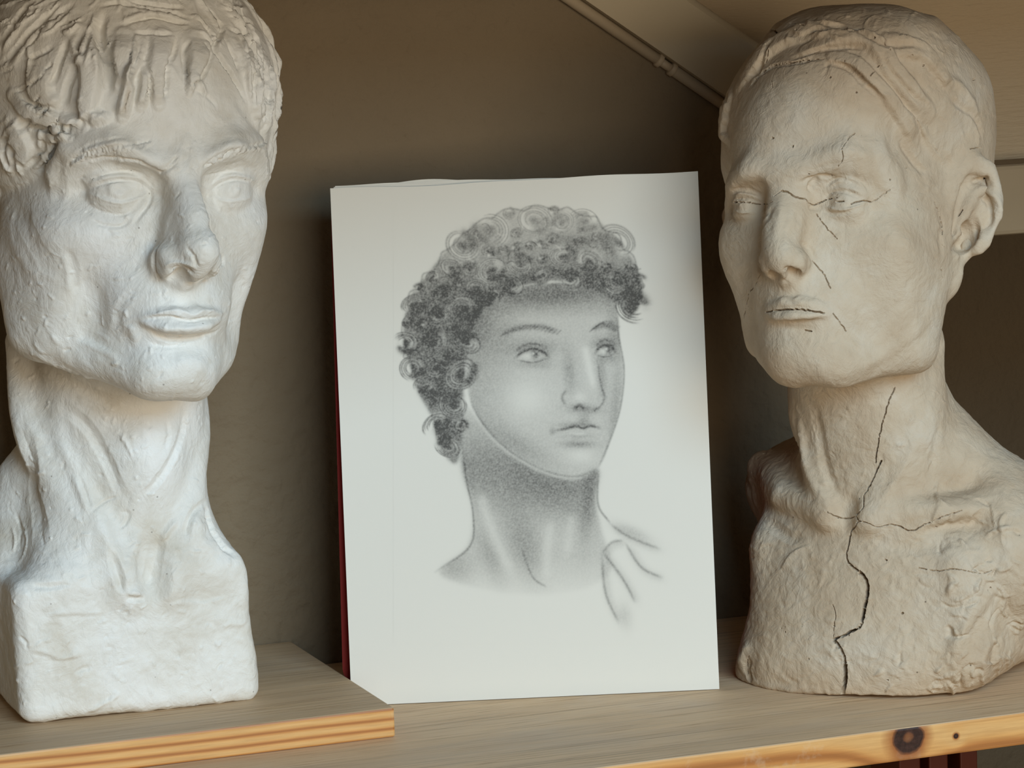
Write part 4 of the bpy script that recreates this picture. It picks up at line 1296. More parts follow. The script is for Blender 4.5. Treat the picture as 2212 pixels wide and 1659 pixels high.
    face = [
        # brows: raised bands with herringbone hairs
        ('ridge', 5.0, 2.0, k1([(470, 1185), (640, 1090), (860, 1040), (1020, 1110), (1170, 1220)]), (0.7, 1.0)),
        ('ridge', 4.5, 2.4, k1([(1450, 1190), (1560, 1110), (1690, 1050), (1860, 1080)]), (1.0, 0.7)),
        ('cut', 1.6, -1.6, k1([(1100, 1200), (1180, 1250), (1300, 1160)]), (1, 0.5)),
        ('cut', 1.6, -1.4, k1([(1180, 1240), (1230, 1190), (1290, 1120)]), (1, 0.5)),
        ('cut', 1.4, -1.2, k1([(480, 1180), (640, 1060), (850, 1000), (940, 1010)])),
        ('cut', 1.6, -1.6, k1([(600, 1170), (760, 1140), (900, 1150), (1040, 1180), (1150, 1250)])),
        ('cut', 1.4, -1.2, k1([(1450, 1210), (1560, 1170), (1680, 1080), (1740, 1060)])),
        # frown and forehead
        ('cut', 2.6, -1.4, k1([(1330, 1190), (1350, 1120), (1345, 1040)])),
        ('ridge', 5, 1.2, k1([(1300, 1180), (1330, 1100), (1340, 950)])),
        ('cut', 4, -1.0, k1([(1700, 690), (1800, 850), (1900, 980)])),
        # eyes: drilled look, lid rims, bags
        ('ridge', 1.1, 1.0, k1([(600, 1365), (720, 1300), (870, 1275), (1000, 1290), (1070, 1330), (1105, 1375)])),
        ('cut', 1.1, -1.3, k1([(620, 1385), (740, 1330), (870, 1305), (990, 1315), (1060, 1360)])),
        ('ridge', 1.0, 0.9, k1([(620, 1385), (740, 1440), (870, 1468), (990, 1440), (1090, 1385)])),
        ('cut', 1.3, -1.3, k1([(600, 1330), (700, 1280), (850, 1240), (1000, 1250), (1080, 1290)])),
        ('ridge', 1.1, 1.0, k1([(1490, 1380), (1580, 1300), (1700, 1270), (1800, 1290), (1860, 1330)])),
        ('cut', 1.1, -1.2, k1([(1510, 1395), (1600, 1330), (1700, 1300), (1790, 1315), (1840, 1350)])),
        ('ridge', 0.9, 0.8, k1([(1510, 1410), (1600, 1450), (1700, 1455), (1800, 1430), (1850, 1370)])),
        ('cut', 1.2, -1.0, k1([(1440, 1290), (1560, 1260), (1700, 1240), (1830, 1270)])),
        ('cut', 1.2, -1.1, k1([(640, 1560), (720, 1620), (830, 1640), (900, 1625), (960, 1570)])),
        ('cut', 0.9, -0.8, k1([(640, 1490), (760, 1540), (880, 1555), (980, 1520)])),
        ('cut', 1.6, -1.4, k1([(1040, 1330), (1090, 1400), (1070, 1480), (1010, 1560), (960, 1640)]), (1, 1)),
        # nose
        ('ridge', 3.5, 1.0, k2([(1400, -100), (1440, 60), (1500, 230), (1560, 380)])),
        ('cut', 2.0, -1.6, k2([(1200, 380), (1130, 450), (1110, 540), (1130, 640), (1190, 690)]), (0.8, 1)),
        ('ridge', 1.6, 1.2, k2([(1190, 620), (1220, 570), (1300, 560), (1400, 590), (1440, 640)])),
        ('cut', 1.8, -2.0, k2([(1230, 630), (1290, 600), (1370, 620), (1400, 660)]), (1, 1)),
        ('cut', 1.4, -1.2, k2([(1340, 440), (1400, 520), (1430, 600)])),
        ('cut', 1.4, -1.4, k2([(1600, 480), (1615, 570), (1570, 640), (1500, 690)])),
        # nasolabial, mouth
        ('cut', 3.4, -0.8, k2([(1010, 760), (900, 840), (850, 930), (830, 1040)])),
        ('cut', 1.2, -1.6, k2([(990, 975), (1100, 965), (1230, 955), (1320, 975), (1400, 980), (1480, 965), (1650, 955)]), (1, 1)),
        ('ridge', 1.4, 0.9, k2([(1000, 955), (1130, 930), (1270, 905), (1340, 920), (1400, 945), (1470, 910), (1540, 910), (1640, 940)])),
        ('ridge', 4.0, 1.0, k2([(1100, 1010), (1200, 1040), (1350, 1040), (1500, 1020), (1600, 990)]), (0.6, 0.6)),
        ('cut', 2.2, -1.8, k2([(1060, 1020), (1130, 1080), (1230, 1115), (1400, 1110), (1550, 1070), (1620, 1020)]), (0.7, 0.7)),
        ('cut', 1.8, -1.0, k2([(1070, 1140), (1200, 1165), (1350, 1155)])),
        ('ridge', 5, 1.2, k2([(950, 1000), (960, 1080), (1020, 1130)])),
        ('cut', 4.0, -0.7, k2([(840, 900), (850, 1000), (820, 1100), (830, 1200)])),
        ('ridge', 8, 1.6, k2([(1250, 1250), (1400, 1290), (1500, 1260)])),
        # cheek folds and jaw
        ('ridge', 2.4, 0.78, k2([(420, 460), (470, 560), (490, 700), (510, 820)])),
        ('cut', 2.6, -0.72, k2([(470, 440), (530, 560), (540, 680), (560, 800)])),
        ('cut', 3.6, -0.84, k2([(540, 1080), (640, 1100), (740, 1160), (840, 1200)])),
        ('ridge', 2.9, 0.78, k2([(560, 1130), (680, 1170), (800, 1230), (900, 1330)])),
        ('ridge', 3.6, 0.96, k2([(170, 1160), (300, 1250), (460, 1330), (640, 1400), (820, 1470)])),
        ('cut', 3.6, -1.08, k2([(200, 1250), (330, 1330), (520, 1430), (700, 1520), (900, 1590)]), (1, 1)),
        ('ridge', 1.9, 0.60, k2([(370, 1080), (430, 1160)])),
        ('ridge', 1.7, 0.54, k2([(240, 1120), (290, 1200), (340, 1220)])),
        ('cut', 4.8, -0.96, k1([(430, 1080), (430, 1250), (410, 1400), (440, 1480)]), (1, 1)),
        ('cut', 6.0, -0.96, k2([(120, 120), (200, 330), (330, 560), (420, 700)])),
        ('ridge', 6.0, 0.72, k2([(40, 200), (100, 420), (200, 600), (330, 760)])),
        # neck and throat
        ('ridge', 6.5, 2.2, k3([(330, 200), (430, 430), (560, 700), (700, 980), (800, 1220), (890, 1520)])),
        ('cut', 4.0, -1.8, k3([(420, 180), (620, 330), (760, 560), (870, 800), (950, 900)]), (1, 1)),
        ('ridge', 1.2, 1.0, k3([(850, 390), (900, 440), (970, 580)])),
        ('ridge', 2.0, 1.0, k3([(520, 680), (580, 830), (640, 980)])),
        ('cut', 1.4, -1.0, k3([(560, 660), (620, 820), (670, 960)])),
        ('cut', 3.0, -1.8, k3([(1330, 150), (1320, 380), (1210, 640), (1080, 800), (960, 890)])),
        ('cut', 2.0, -1.2, k3([(1210, 280), (1220, 400), (1190, 520)])),
        ('cut', 2.4, -2.0, k3([(1510, 870), (1400, 960), (1350, 1090), (1370, 1180)])),
        ('cut', 2.6, -2.4, k3([(1490, 880), (1510, 1000), (1560, 1130), (1640, 1230), (1740, 1290)])),
        ('ridge', 8, 2.0, k3([(1440, 960), (1440, 1120), (1520, 1220), (1600, 1280)])),
        ('cut', 3.0, -2.6, k3([(800, 1220), (840, 1360), (900, 1560)]), (1, 1)),
        ('cut', 5.0, -2.0, k3([(1160, 1100), (1120, 1300), (1070, 1540)]), (0.8, 1)),
        ('ridge', 5.0, 1.6, k3([(1010, 1060), (960, 1300), (980, 1500)])),
        ('cut', 2.0, -2.0, k3([(900, 1580), (980, 1590), (1060, 1580)])),
        ('ridge', 1.6, 1.0, k3([(930, 1555), (980, 1545), (1030, 1570)])),
        ('ridge', 2.4, 1.3, k3([(1160, 1170), (1230, 1080), (1290, 1010)])),
        ('cut', 5.5, -2.4, k3([(120, 250), (210, 560), (250, 850), (290, 1100), (270, 1280)]), (0.8, 1.3)),
        ('ridge', 1.2, 1.0, k3([(150, 1000), (190, 1120), (180, 1250), (110, 1350)])),
        ('ridge', 1.2, 1.0, k3([(80, 1050), (110, 1160), (90, 1260)])),
        ('cut', 1.2, -1.0, k3([(110, 950), (150, 1080), (140, 1220)])),
        ('cut', 1.0, -0.8, k3([(650, 970), (760, 880), (880, 840)])),
        ('cut', 1.4, -1.0, k3([(860, 960), (930, 970), (900, 1050), (850, 1080)])),
        # block
        ('cut', 2.2, -1.4, k3([(200, 1490), (350, 1500), (500, 1480)])),
        ('step', 7, 1.4, k4([(140, 590), (240, 612), (330, 640), (470, 610)])),
        ('step', 8, 1.2, k4([(240, 415), (330, 402), (480, 400), (600, 400)])),
        ('cut', 1.2, -0.9, k4([(90, 515), (140, 550), (140, 590)])),
        ('step', 8, -1.2, k4([(870, 320), (900, 345), (980, 330), (1100, 330), (1250, 290)])),
        ('step', 7, 1.2, k4([(1180, 500), (1220, 462), (1290, 462), (1315, 420)])),
        ('ridge', 1.0, 0.8, k4([(1150, 540), (1148, 558), (1160, 568), (1170, 555), (1172, 535)])),
        ('ridge', 2.0, 0.8, k4([(440, 940), (560, 870), (640, 820)])),
        ('cut', 1.6, -0.8, k4([(390, 715), (440, 690), (500, 680)])),
    ]
    go(face); sc.normals(); sc.zbuf()
    for (a, b, c, d, n) in ((480, 1170, 1000, 1050, 15), (1470, 1180, 1840, 1060, 9)):        # brow hairs
        for i in range(n):
            u = i/(n-1); xx = a+(c-a)*u; yy = b+(d-b)*u**0.6
            go([('cut', 1.0, -1.5, k1([(xx, yy+35), (xx+40, yy-5), (xx+95, yy-40)])), ('ridge', 1.0, 1.1, k1([(xx+22, yy+40), (xx+62, yy), (xx+110, yy-30)]))])
    for i in range(420):         # tool scratches and crumbs of plaster
        px, py = rg.uniform(10, 570), rg.uniform(300, 1540)
        L = rg.uniform(5, 26); ang = rg.uniform(0, 6.3)
        k = rg.choice(('ridge', 'ridge', 'cut'))
        go([(k, rg.uniform(0.7, 1.3), rg.uniform(0.25, 0.75)*(-1 if k == 'cut' else 1), [(px, py), (px+L*math.cos(ang), py+L*math.sin(ang))])])
    sc.normals()
    wgt = 0.55+0.45*(sc.V[:, 1] < 90)
    sc.V += sc.N*((0.55*fbm(sc.V, 14, 3, 0.5, 5)+0.16*fbm(sc.V, 3.2, 2, 0.5, 9))*wgt)[:, None]
    sc.V[:, 1] = np.maximum(sc.V[:, 1], 0)
    print('plaster tris', len(sc.T))
    sc.normals()
    E = edges_of(sc.T)
    lab = np.full(len(sc.V), 1)
    lab[hair > 0.5] = 0
    lab[(lab == 1) & (sc.V[:, 1] < 163-0.42*(sc.V[:, 2]-40))] = 2
    lab[sc.V[:, 1] < 62] = 3
    root = empty('plaster_bust', org)
    tag(root, 'white plaster bust of a man with tousled hair, on a square block base', 'bust')
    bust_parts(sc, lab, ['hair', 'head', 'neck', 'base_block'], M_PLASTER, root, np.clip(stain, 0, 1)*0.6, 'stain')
plaster_bust()
# ================================================================ cracked clay bust
def clay_bust():
    org = (0.898, 1.762, SHELF)
    fw = np.array([-0.793, -0.610]); fw /= np.linalg.norm(fw)
    v = Vol((-128, -4.5, -95), (138, 408, 178), 1.5)
    # chest slab with rounded front, shoulder stumps, neck
    v.box((-80, 0, -74), (82, 96, 80), 24, k=10)
    v.ell((0, 34, 42), (72, 74, 56), k=16)
    v.ell((4, 20, 70), (50, 26, 26), k=14)
    v.ell((-80, 74, -8), (30, 44, 46), k=14)
    v.ell((84, 78, 4), (34, 50, 52), k=14)
    v.chain([(-70, 96, -16), (-30, 118, 10)], [22, 30], k=16)
    v.ell((-44, 96, 16), (42, 34, 44), k=16)
    v.chain([(92, 104, -10), (40, 126, 14)], [24, 30], k=18)
    v.chain([(2, 60, 22), (2, 120, 36), (0, 190, 44), (0, 235, 40)], [66, 48, 42, 46], k=18)
    for s in (-1, 1):
        v.chain([(s*40, 205, 24), (s*32, 150, 60), (s*12, 100, 84)], [8, 8, 7], k=10)
        v.chain([(s*12, 102, 84), (s*50, 108, 66), (s*88, 112, 20)], [6, 7, 9], k=10)
    v.ell((0, 106, 94), (7, 10, 9), 'sub', 6)
    T = (rot_ypr(8.1, -9.0, 5.1), np.array([-8.0, 274.0, 60.0]), 0.865)
    v.T = T
    head_field(v, dict(skull=(77, 82, 94), skz=-14, fw=62, chin=(24, 16, 15), chk=20, mg=0.3, jw=58, hollow=None, temple=5, cheek=(19, 15, 15), nb=-6, nz=-5, nw=1.2, tip=(11, 9, 8), by=20, sock=1, ez=1.5, side=(20, 56, 42), sx=51,
                       ala=(7.5, 7.5, 9), open=0.86, iris=1, gaze=-0.5, lip=0.98, etilt=-0.5, ck=16))
    for s in (-1, 1): ear_field(v, s, (s*76, -17, -6), 1.0, 42)
    hv = Vol(v.lo, v.lo+v.h*(v.n-1), v.h); hv.T = T
    def cap(x, y, z):
        q = np.sqrt((x/83)**2+((y-38)/88)**2+((z+14)/101)**2)
        d = (q-1)*85
        ax = np.abs(x); sm = lambda a, b, u: np.clip((u-a)/(b-a), 0, 1)
        hl = 82-62*sm(22, 70, ax)-12*sm(66, 76, ax) - 60*sm(5, -30, z)
        d = d+5.5*np.clip(1-(y-hl)/26, 0, 1)
        return np.maximum(d, (hl-y)*0.8)
    hv.put((0, 38, -14), 114, cap, 'add', 1)
    v.f = smin(v.f, hv.f, 5.0)
    v.T = (np.eye(3), np.zeros(3), 1.0)
    v.f = np.maximum(v.f, (-v.ax[1])[None, :, None].astype(np.float32))
    V, Tr = v.mesh()
    if np.einsum('ij,ij->i', np.cross(V[Tr[:, 0]], V[Tr[:, 1]]), V[Tr[:, 2]]).sum() < 0: Tr = Tr[:, ::-1]
    V = laplace(V, Tr, 2, 0.4)
    hair0 = hv.sample(V) < 2.2
    R, t, s_ = T
    H0 = ((V-t) @ R)/s_                                   # head coordinates before the fit
    ear0 = ((np.abs(H0[:, 0]) > 70) & (H0[:, 1] < 19) & (H0[:, 1] > -54) & (np.abs(H0[:, 2]+8) < 30)
            & (np.abs(H0[:, 0]) > 77+0.10*(H0[:, 2]+8))).astype(float)
    sc = Sculpt(V, Tr, tuple(fw), org)
    lm = dict(f_eo=(1579, 449), f_ei=(1654, 441), f_lt=(1602, 426), f_lb=(1608, 459), n_ei=(1768, 441), n_eo=(1886, 437), n_lt=(1818, 414), n_lb=(1822, 454),
              tip=(1676, 560), tipb=(1690, 592), n_ala=(1752, 566), sub=(1692, 606), f_mc=(1645, 675), n_mc=(1806, 675), mm=(1709, 668), ltop=(1712, 648), lbm=(1704, 697),
              men=(1750, 826), gl=(1690, 372), n_bp=(1822, 332), n_bo=(1895, 358), na=(1688, 420), chin=(1706, 770))
    sil = [(1741, 19, 'top'), (1822, 11, 'top'), (1935, 10, 'top'), (2000, 33, 'top'), (1690, 45, 'top'), (2095, 105, 1), (1661, 68, -1), (1593, 158, -1), (1561, 238, -1), (1560, 290, -1), (1558, 370, -1), (1566, 428, -1), (1553, 520, -1), (1554, 560, -1), (1580, 623, -1), (1600, 694, -1),
           (1605, 720, -1), (1611, 742, -1), (1621, 764, -1), (1644, 788, -1), (2054, 64, 1), (2131, 154, 1), (2150, 232, 1), (2151, 330, 1), (2166, 428, 1), (2163, 467, 1), (2124, 546, 1), (2082, 590, 1),
           (2044, 660, 1), (2039, 726, 1), (2041, 790, 1), (2060, 860, 1), (2112, 915, 1), (2205, 990, 1),
           (1702, 870, -1), (1709, 925, -1), (1680, 960, -1), (1616, 1028, -1), (1609, 1057, -1), (1632, 1115, -1), (1619, 1214, -1), (1619, 1300, -1), (1611, 1350, -1), (1588, 1447, -1)]
    anc = [(80, 0, -70), (-78, 0, -70), (80, 0, 70), (0, 260, -40), (60, 260, -40), (-60, 260, -40), (0, 100, -70), (100, 60, -30), (0, 0, 105), (-80, 0, 60), (75, 60, 80)]
    fit_face(sc, T, lm, 1, sil, anc)
    sc.V[:, 1] = np.maximum(sc.V[:, 1], 0)
    attrs = (hair0.astype(float), ear0)
    sc.normals()
    x, y, tt = sc.proj()
    sel = (sc.facing() > -0.15) & (x < 2290)
    sc.V, sc.T, attrs = refine(sc.V, sc.T, sel, 1.25, attrs)
    sc.V = laplace(sc.V, sc.T, 2, 0.5)
    hair, ear = attrs
    sc.normals(); sc.zbuf()
    q = 0.32188
    kA = lambda p: K(q, 1500, 0, p)
    kB = lambda p: K(q, 1500, 340, p)
    kC = lambda p: K(q, 1500, 780, p)
    kD = lambda p: K(q, 1500, 1125, p)
    def go(strokes, hairy=False):
        for st in strokes:
            ids, a = sc.brush(sc.curve(st[3]), st[0], st[1], st[2], st[4] if len(st) > 4 else (1, 1))
            if hairy and len(ids): hair[ids] = np.maximum(hair[ids], (a > 0.3)*1.0)
    go([('lock', 8, 4.5, kA([(300, 560), (420, 420), (560, 300), (760, 220), (960, 210)]), (0.8, 1.2)),
        ('lock', 9, 4.8, kA([(760, 330), (960, 260), (1150, 270), (1260, 360), (1330, 470), (1450, 620), (1560, 760)]), (0.8, 0.8)),
        ('lock', 7, 3.6, kA([(930, 380), (1080, 420), (1180, 520), (1290, 640), (1400, 800), (1480, 930)]), (0.7, 0.8)),
        ('lock', 6, 3.6, kA([(230, 640), (210, 760), (200, 880), (230, 950)]), (1, 0.6)),
        ('lock', 8, 3.6, kA([(1320, 290), (1520, 340), (1600, 420), (1700, 560)]), (1.1, 0.6)),
        ], True)
    sc.normals(); sc.zbuf()
    go([('cut', 2.4, -3.00, kA([(640, 400), (800, 340), (960, 320), (1130, 315), (1180, 330)]), (0.8, 0.8)),
        ('cut', 2.0, -2.70, kA([(860, 430), (960, 430), (1050, 470), (1130, 550), (1200, 610), (1290, 700)])),
        ('cut', 2.4, -2.40, kA([(1290, 300), (1270, 370), (1320, 470), (1420, 590), (1520, 680), (1600, 720)])),
        ('cut', 2.6, -2.40, kA([(700, 100), (900, 160), (1100, 200), (1290, 290), (1500, 300), (1610, 390)])),
        ('cut', 2.4, -2.10, kA([(580, 180), (700, 240), (820, 190), (930, 195)])),
        ('cut', 2.0, -2.10, kA([(300, 500), (420, 480), (470, 330), (530, 250)])),
        ('cut', 1.8, -2.10, kA([(370, 590), (440, 500), (540, 440), (640, 425), (780, 400), (870, 395)])),
        ('cut', 2.6, -2.10, kA([(1690, 640), (1800, 720), (1900, 800), (1930, 950)])),
        ('cut', 3.0, -2.40, kA([(1370, 900), (1420, 1010), (1500, 1110), (1560, 1200)])),
        ('ridge', 3.0, 1.80, kA([(1400, 700), (1520, 850), (1600, 1000), (1700, 1120)])),
        ('ridge', 4.0, 2.10, kA([(1640, 500), (1760, 560), (1860, 680), (1900, 820)])),
        ('ridge', 2.0, 1.50, kA([(1895, 830), (1900, 900), (1915, 985)])),
        ('cut', 2.0, -2.40, kA([(1840, 1225), (1900, 1215), (1985, 1185)])),
        # brow and lids
        ('ridge', 5.0, 1.17, kA([(780, 1060), (900, 1020), (1040, 1015), (1160, 1050), (1230, 1120)])),
        ('cut', 2.4, -0.78, kA([(800, 1140), (900, 1110), (1000, 1090)])),
        ('cut', 2.2, -1.82, kB([(690, 190), (760, 150), (860, 130), (960, 130)])),
        ('cut', 2.6, -2.50, kB([(770, 240), (790, 180), (850, 140)])),
        ('ridge', 1.6, 1.36, kB([(860, 240), (940, 170), (1040, 150), (1120, 190), (1175, 260)])),
        ('cut', 1.2, -1.36, kB([(880, 190), (960, 145), (1060, 160), (1130, 190)])),
        ('cut', 1.6, -2.05, kB([(860, 290), (920, 235), (1000, 225), (1080, 250), (1140, 285)])),
        ('ridge', 1.2, 1.03, kB([(850, 320), (930, 345), (1010, 350), (1100, 325), (1180, 300)])),
        ('cut', 1.4, -1.14, kB([(850, 350), (920, 375), (1010, 375), (1080, 350)])),
        ('ridge', 1.6, 1.36, kB([(220, 290), (260, 255), (340, 245), (420, 270), (470, 300)])),
        ('cut', 1.6, -2.27, kB([(255, 290), (310, 270), (370, 278)])),
        ('ridge', 1.0, 0.91, kB([(250, 340), (310, 372), (390, 365)])),
        ('cut', 1.8, -1.14, kB([(230, 230), (300, 215), (400, 235), (480, 270)])),
        ('cut', 2.2, -0.78, kB([(420, 420), (480, 380), (520, 350)])),
        ('cut', 2.6, -0.91, kB([(440, 500), (470, 430), (540, 330)])),
        # nose, mouth
        ('ridge', 3.4, 0.78, kB([(590, 240), (570, 380), (545, 500), (560, 600)])),
        ('cut', 3.0, -0.91, kB([(700, 330), (690, 430), (660, 500), (640, 590)])),
        ('cut', 2.0, -0.78, kB([(700, 560), (740, 590), (790, 640), (795, 700)])),
        ('cut', 1.8, -1.69, kB([(595, 770), (640, 745), (690, 760), (715, 785)])),
        ('cut', 2.2, -0.78, kB([(590, 700), (610, 750), (590, 790), (510, 800)])),
        ('cut', 2.0, -0.65, kB([(430, 680), (440, 760), (500, 800)])),
        ('ridge', 1.6, 0.65, kB([(550, 960), (610, 940), (670, 950), (730, 930), (840, 970), (930, 1010)])),
        ('cut', 2.0, -0.5, kB([(460, 1040), (560, 1025), (650, 1015), (740, 1025), (850, 1040), (950, 1040)])),
        ('ridge', 3.4, 0.65, kB([(480, 1075), (600, 1080), (720, 1075), (840, 1065)])),
        ('cut', 2.4, -0.98, kB([(520, 1135), (640, 1145), (740, 1155), (820, 1130)])),
        ('ridge', 8, 0.4, kB([(480, 1230), (620, 1320), (800, 1330)])),
        ('cut', 2.4, -0.59, kB([(1180, 960), (1110, 1030), (1090, 1110)])),
        ('cut', 2.0, -0.59, kB([(900, 1240), (960, 1220), (970, 1150)])),
        # jaw and ear
        ('ridge', 5.0, 0.7, kB([(1640, 900), (1610, 1030), (1520, 1150), (1380, 1260), (1200, 1370), (1000, 1440)])),
        ('cut', 5.0, -0.5, kB([(1640, 1050), (1540, 1180), (1400, 1300), (1200, 1430), (1000, 1510), (800, 1510)])),
        ('cut', 2.6, -0.91, kB([(1620, 320), (1660, 440), (1650, 560), (1660, 700)])),
        ('cut', 2.2, -1.56, kB([(1850, 420), (1900, 500), (1890, 570), (1780, 610), (1710, 630)])),
        ('ridge', 2.4, 0.91, kB([(1840, 260), (1900, 220), (1980, 230), (2040, 300), (2030, 400)])),
        ('cut', 6.0, -5.0, kB([(1790, 430), (1830, 500), (1810, 570), (1750, 610)]), (0.6, 1.0)),
        ('cut', 3.5, -2.5, kB([(1720, 620), (1790, 590), (1880, 580)])),
        ('ridge', 3.0, 2.2, kB([(1860, 330), (1920, 430), (1930, 530), (1890, 610), (1800, 640)])),
        ('cut', 2.4, -2.0, kB([(1880, 270), (1960, 290), (1990, 380), (1970, 480)])),
        ('ridge', 2.6, 1.6, kB([(1850, 240), (1930, 205), (2020, 260), (2050, 370), (2000, 500)])),
        # neck
        ('ridge', 4.0, 1.8, kC([(700, 300), (720, 480), (740, 680), (830, 880), (960, 1000)])),
        ('cut', 4.0, -1.6, kC([(790, 250), (840, 480), (880, 700), (960, 900), (1010, 960)])),
        ('cut', 4.0, -1.4, kC([(650, 480), (690, 620), (700, 800), (760, 920)])),
        ('ridge', 4.0, 1.2, kC([(1500, 440), (1450, 620), (1320, 840), (1220, 980)])),
        ('cut', 4.0, -1.2, kC([(1660, 380), (1620, 560), (1600, 760)])),
        ('ridge', 2.0, 1.0, kC([(1440, 330), (1465, 380), (1430, 430)])),
        ('ridge', 6.0, 2.0, kC([(1220, 1130), (1400, 1150), (1600, 1080), (1800, 1010), (2000, 980)])),
        ('cut', 5.0, -1.4, kC([(1180, 1220), (1400, 1260), (1650, 1230), (1850, 1180)])),
        ('cut', 4.0, -2.0, kC([(420, 1060), (520, 1100), (640, 1180), (760, 1180)])),
        ('step', 6, 1.6, kC([(800, 1230), (690, 1260), (620, 1330), (560, 1420)])),
        # ridge between the chest and the flank
        ('ridge', 7, 3.0, kD([(2200, 140), (2080, 300), (1960, 520), (1830, 700), (1740, 920), (1760, 1100)])),
        ('cut', 7, -2.4, kD([(2120, 250), (2000, 480), (1890, 720), (1850, 950)])),
        ('ridge', 5, 2.2, kD([(1990, 760), (1930, 930), (1960, 1080)])),
        ('cut', 4, -2.2, kD([(2050, 760), (2010, 930), (2030, 1060)])),
        ('ridge', 6, 2.0, kD([(280, 980), (330, 900), (360, 800)])),
        ('cut', 3, -2.0, kD([(365, 900), (350, 1000), (380, 1090)])),
        ('ridge', 5, 1.6, kD([(320, 1080), (560, 1130), (760, 1150), (960, 1190)])),
        ('ridge', 4, 1.4, kD([(1010, 1190), (1200, 1200), (1500, 1200), (1750, 1210)])),
        ])
    sc.normals(); sc.zbuf()
    rg = random.Random(5)
    def smear(n, x0, x1, y0, y1, w, h, L):
        for i in range(n):
            px, py = rg.uniform(x0, x1), rg.uniform(y0, y1)
            l = rg.uniform(*L); a = rg.uniform(0, 6.3); b = rg.uniform(-1.6, 1.6)
            pts = [(px+l*u*math.cos(a+b*u), py+l*u*math.sin(a+b*u)) for u in (0, 0.35, 0.7, 1)]
            k = rg.choice(('ridge', 'cut', 'step', 'step', 'ridge'))
            go([(k, rg.uniform(*w)*(1.6 if k == 'step' else 1), rg.uniform(*h)*(-1 if k == 'cut' else 1), pts, (1, 0.4))])
    smear(190, 1600, 2212, 960, 1510, (0.9, 2.6), (0.2, 0.6), (14, 60))
    smear(70, 2030, 2212, 1080, 1510, (1.2, 2.8), (0.8, 1.8), (20, 70))
    smear(26, 1900, 2180, 1430, 1490, (1.2, 2.4), (0.8, 1.6), (14, 40))
    smear(110, 1570, 2140, 20, 420, (0.8, 2.0), (0.1, 0.26), (12, 50))
    smear(90, 1900, 2140, 60, 420, (0.8, 2.0), (0.25, 0.6), (12, 50))
    smear(60, 1640, 2100, 15, 130, (0.8, 2.2), (0.3, 0.8), (14, 60))
    smear(130, 1560, 2040, 420, 830, (0.8, 1.6), (0.08, 0.22), (10, 40))
    smear(60, 1710, 2080, 830, 1000, (0.8, 1.8), (0.25, 0.6), (12, 40))
    sc.normals()
    low = np.clip((175-sc.V[:, 1])/60, 0, 1)
    sc.V += sc.N*(0.32*fbm(sc.V, 15, 3, 0.5, 21)+low*0.55*fbm(sc.V, 22, 3, 0.55, 31)+(0.10+0.14*low)*fbm(sc.V, 3.4, 2, 0.5, 29))[:, None]
    # ---- cracks: the surface is refined along them and cut in
    sc.normals(); sc.zbuf()
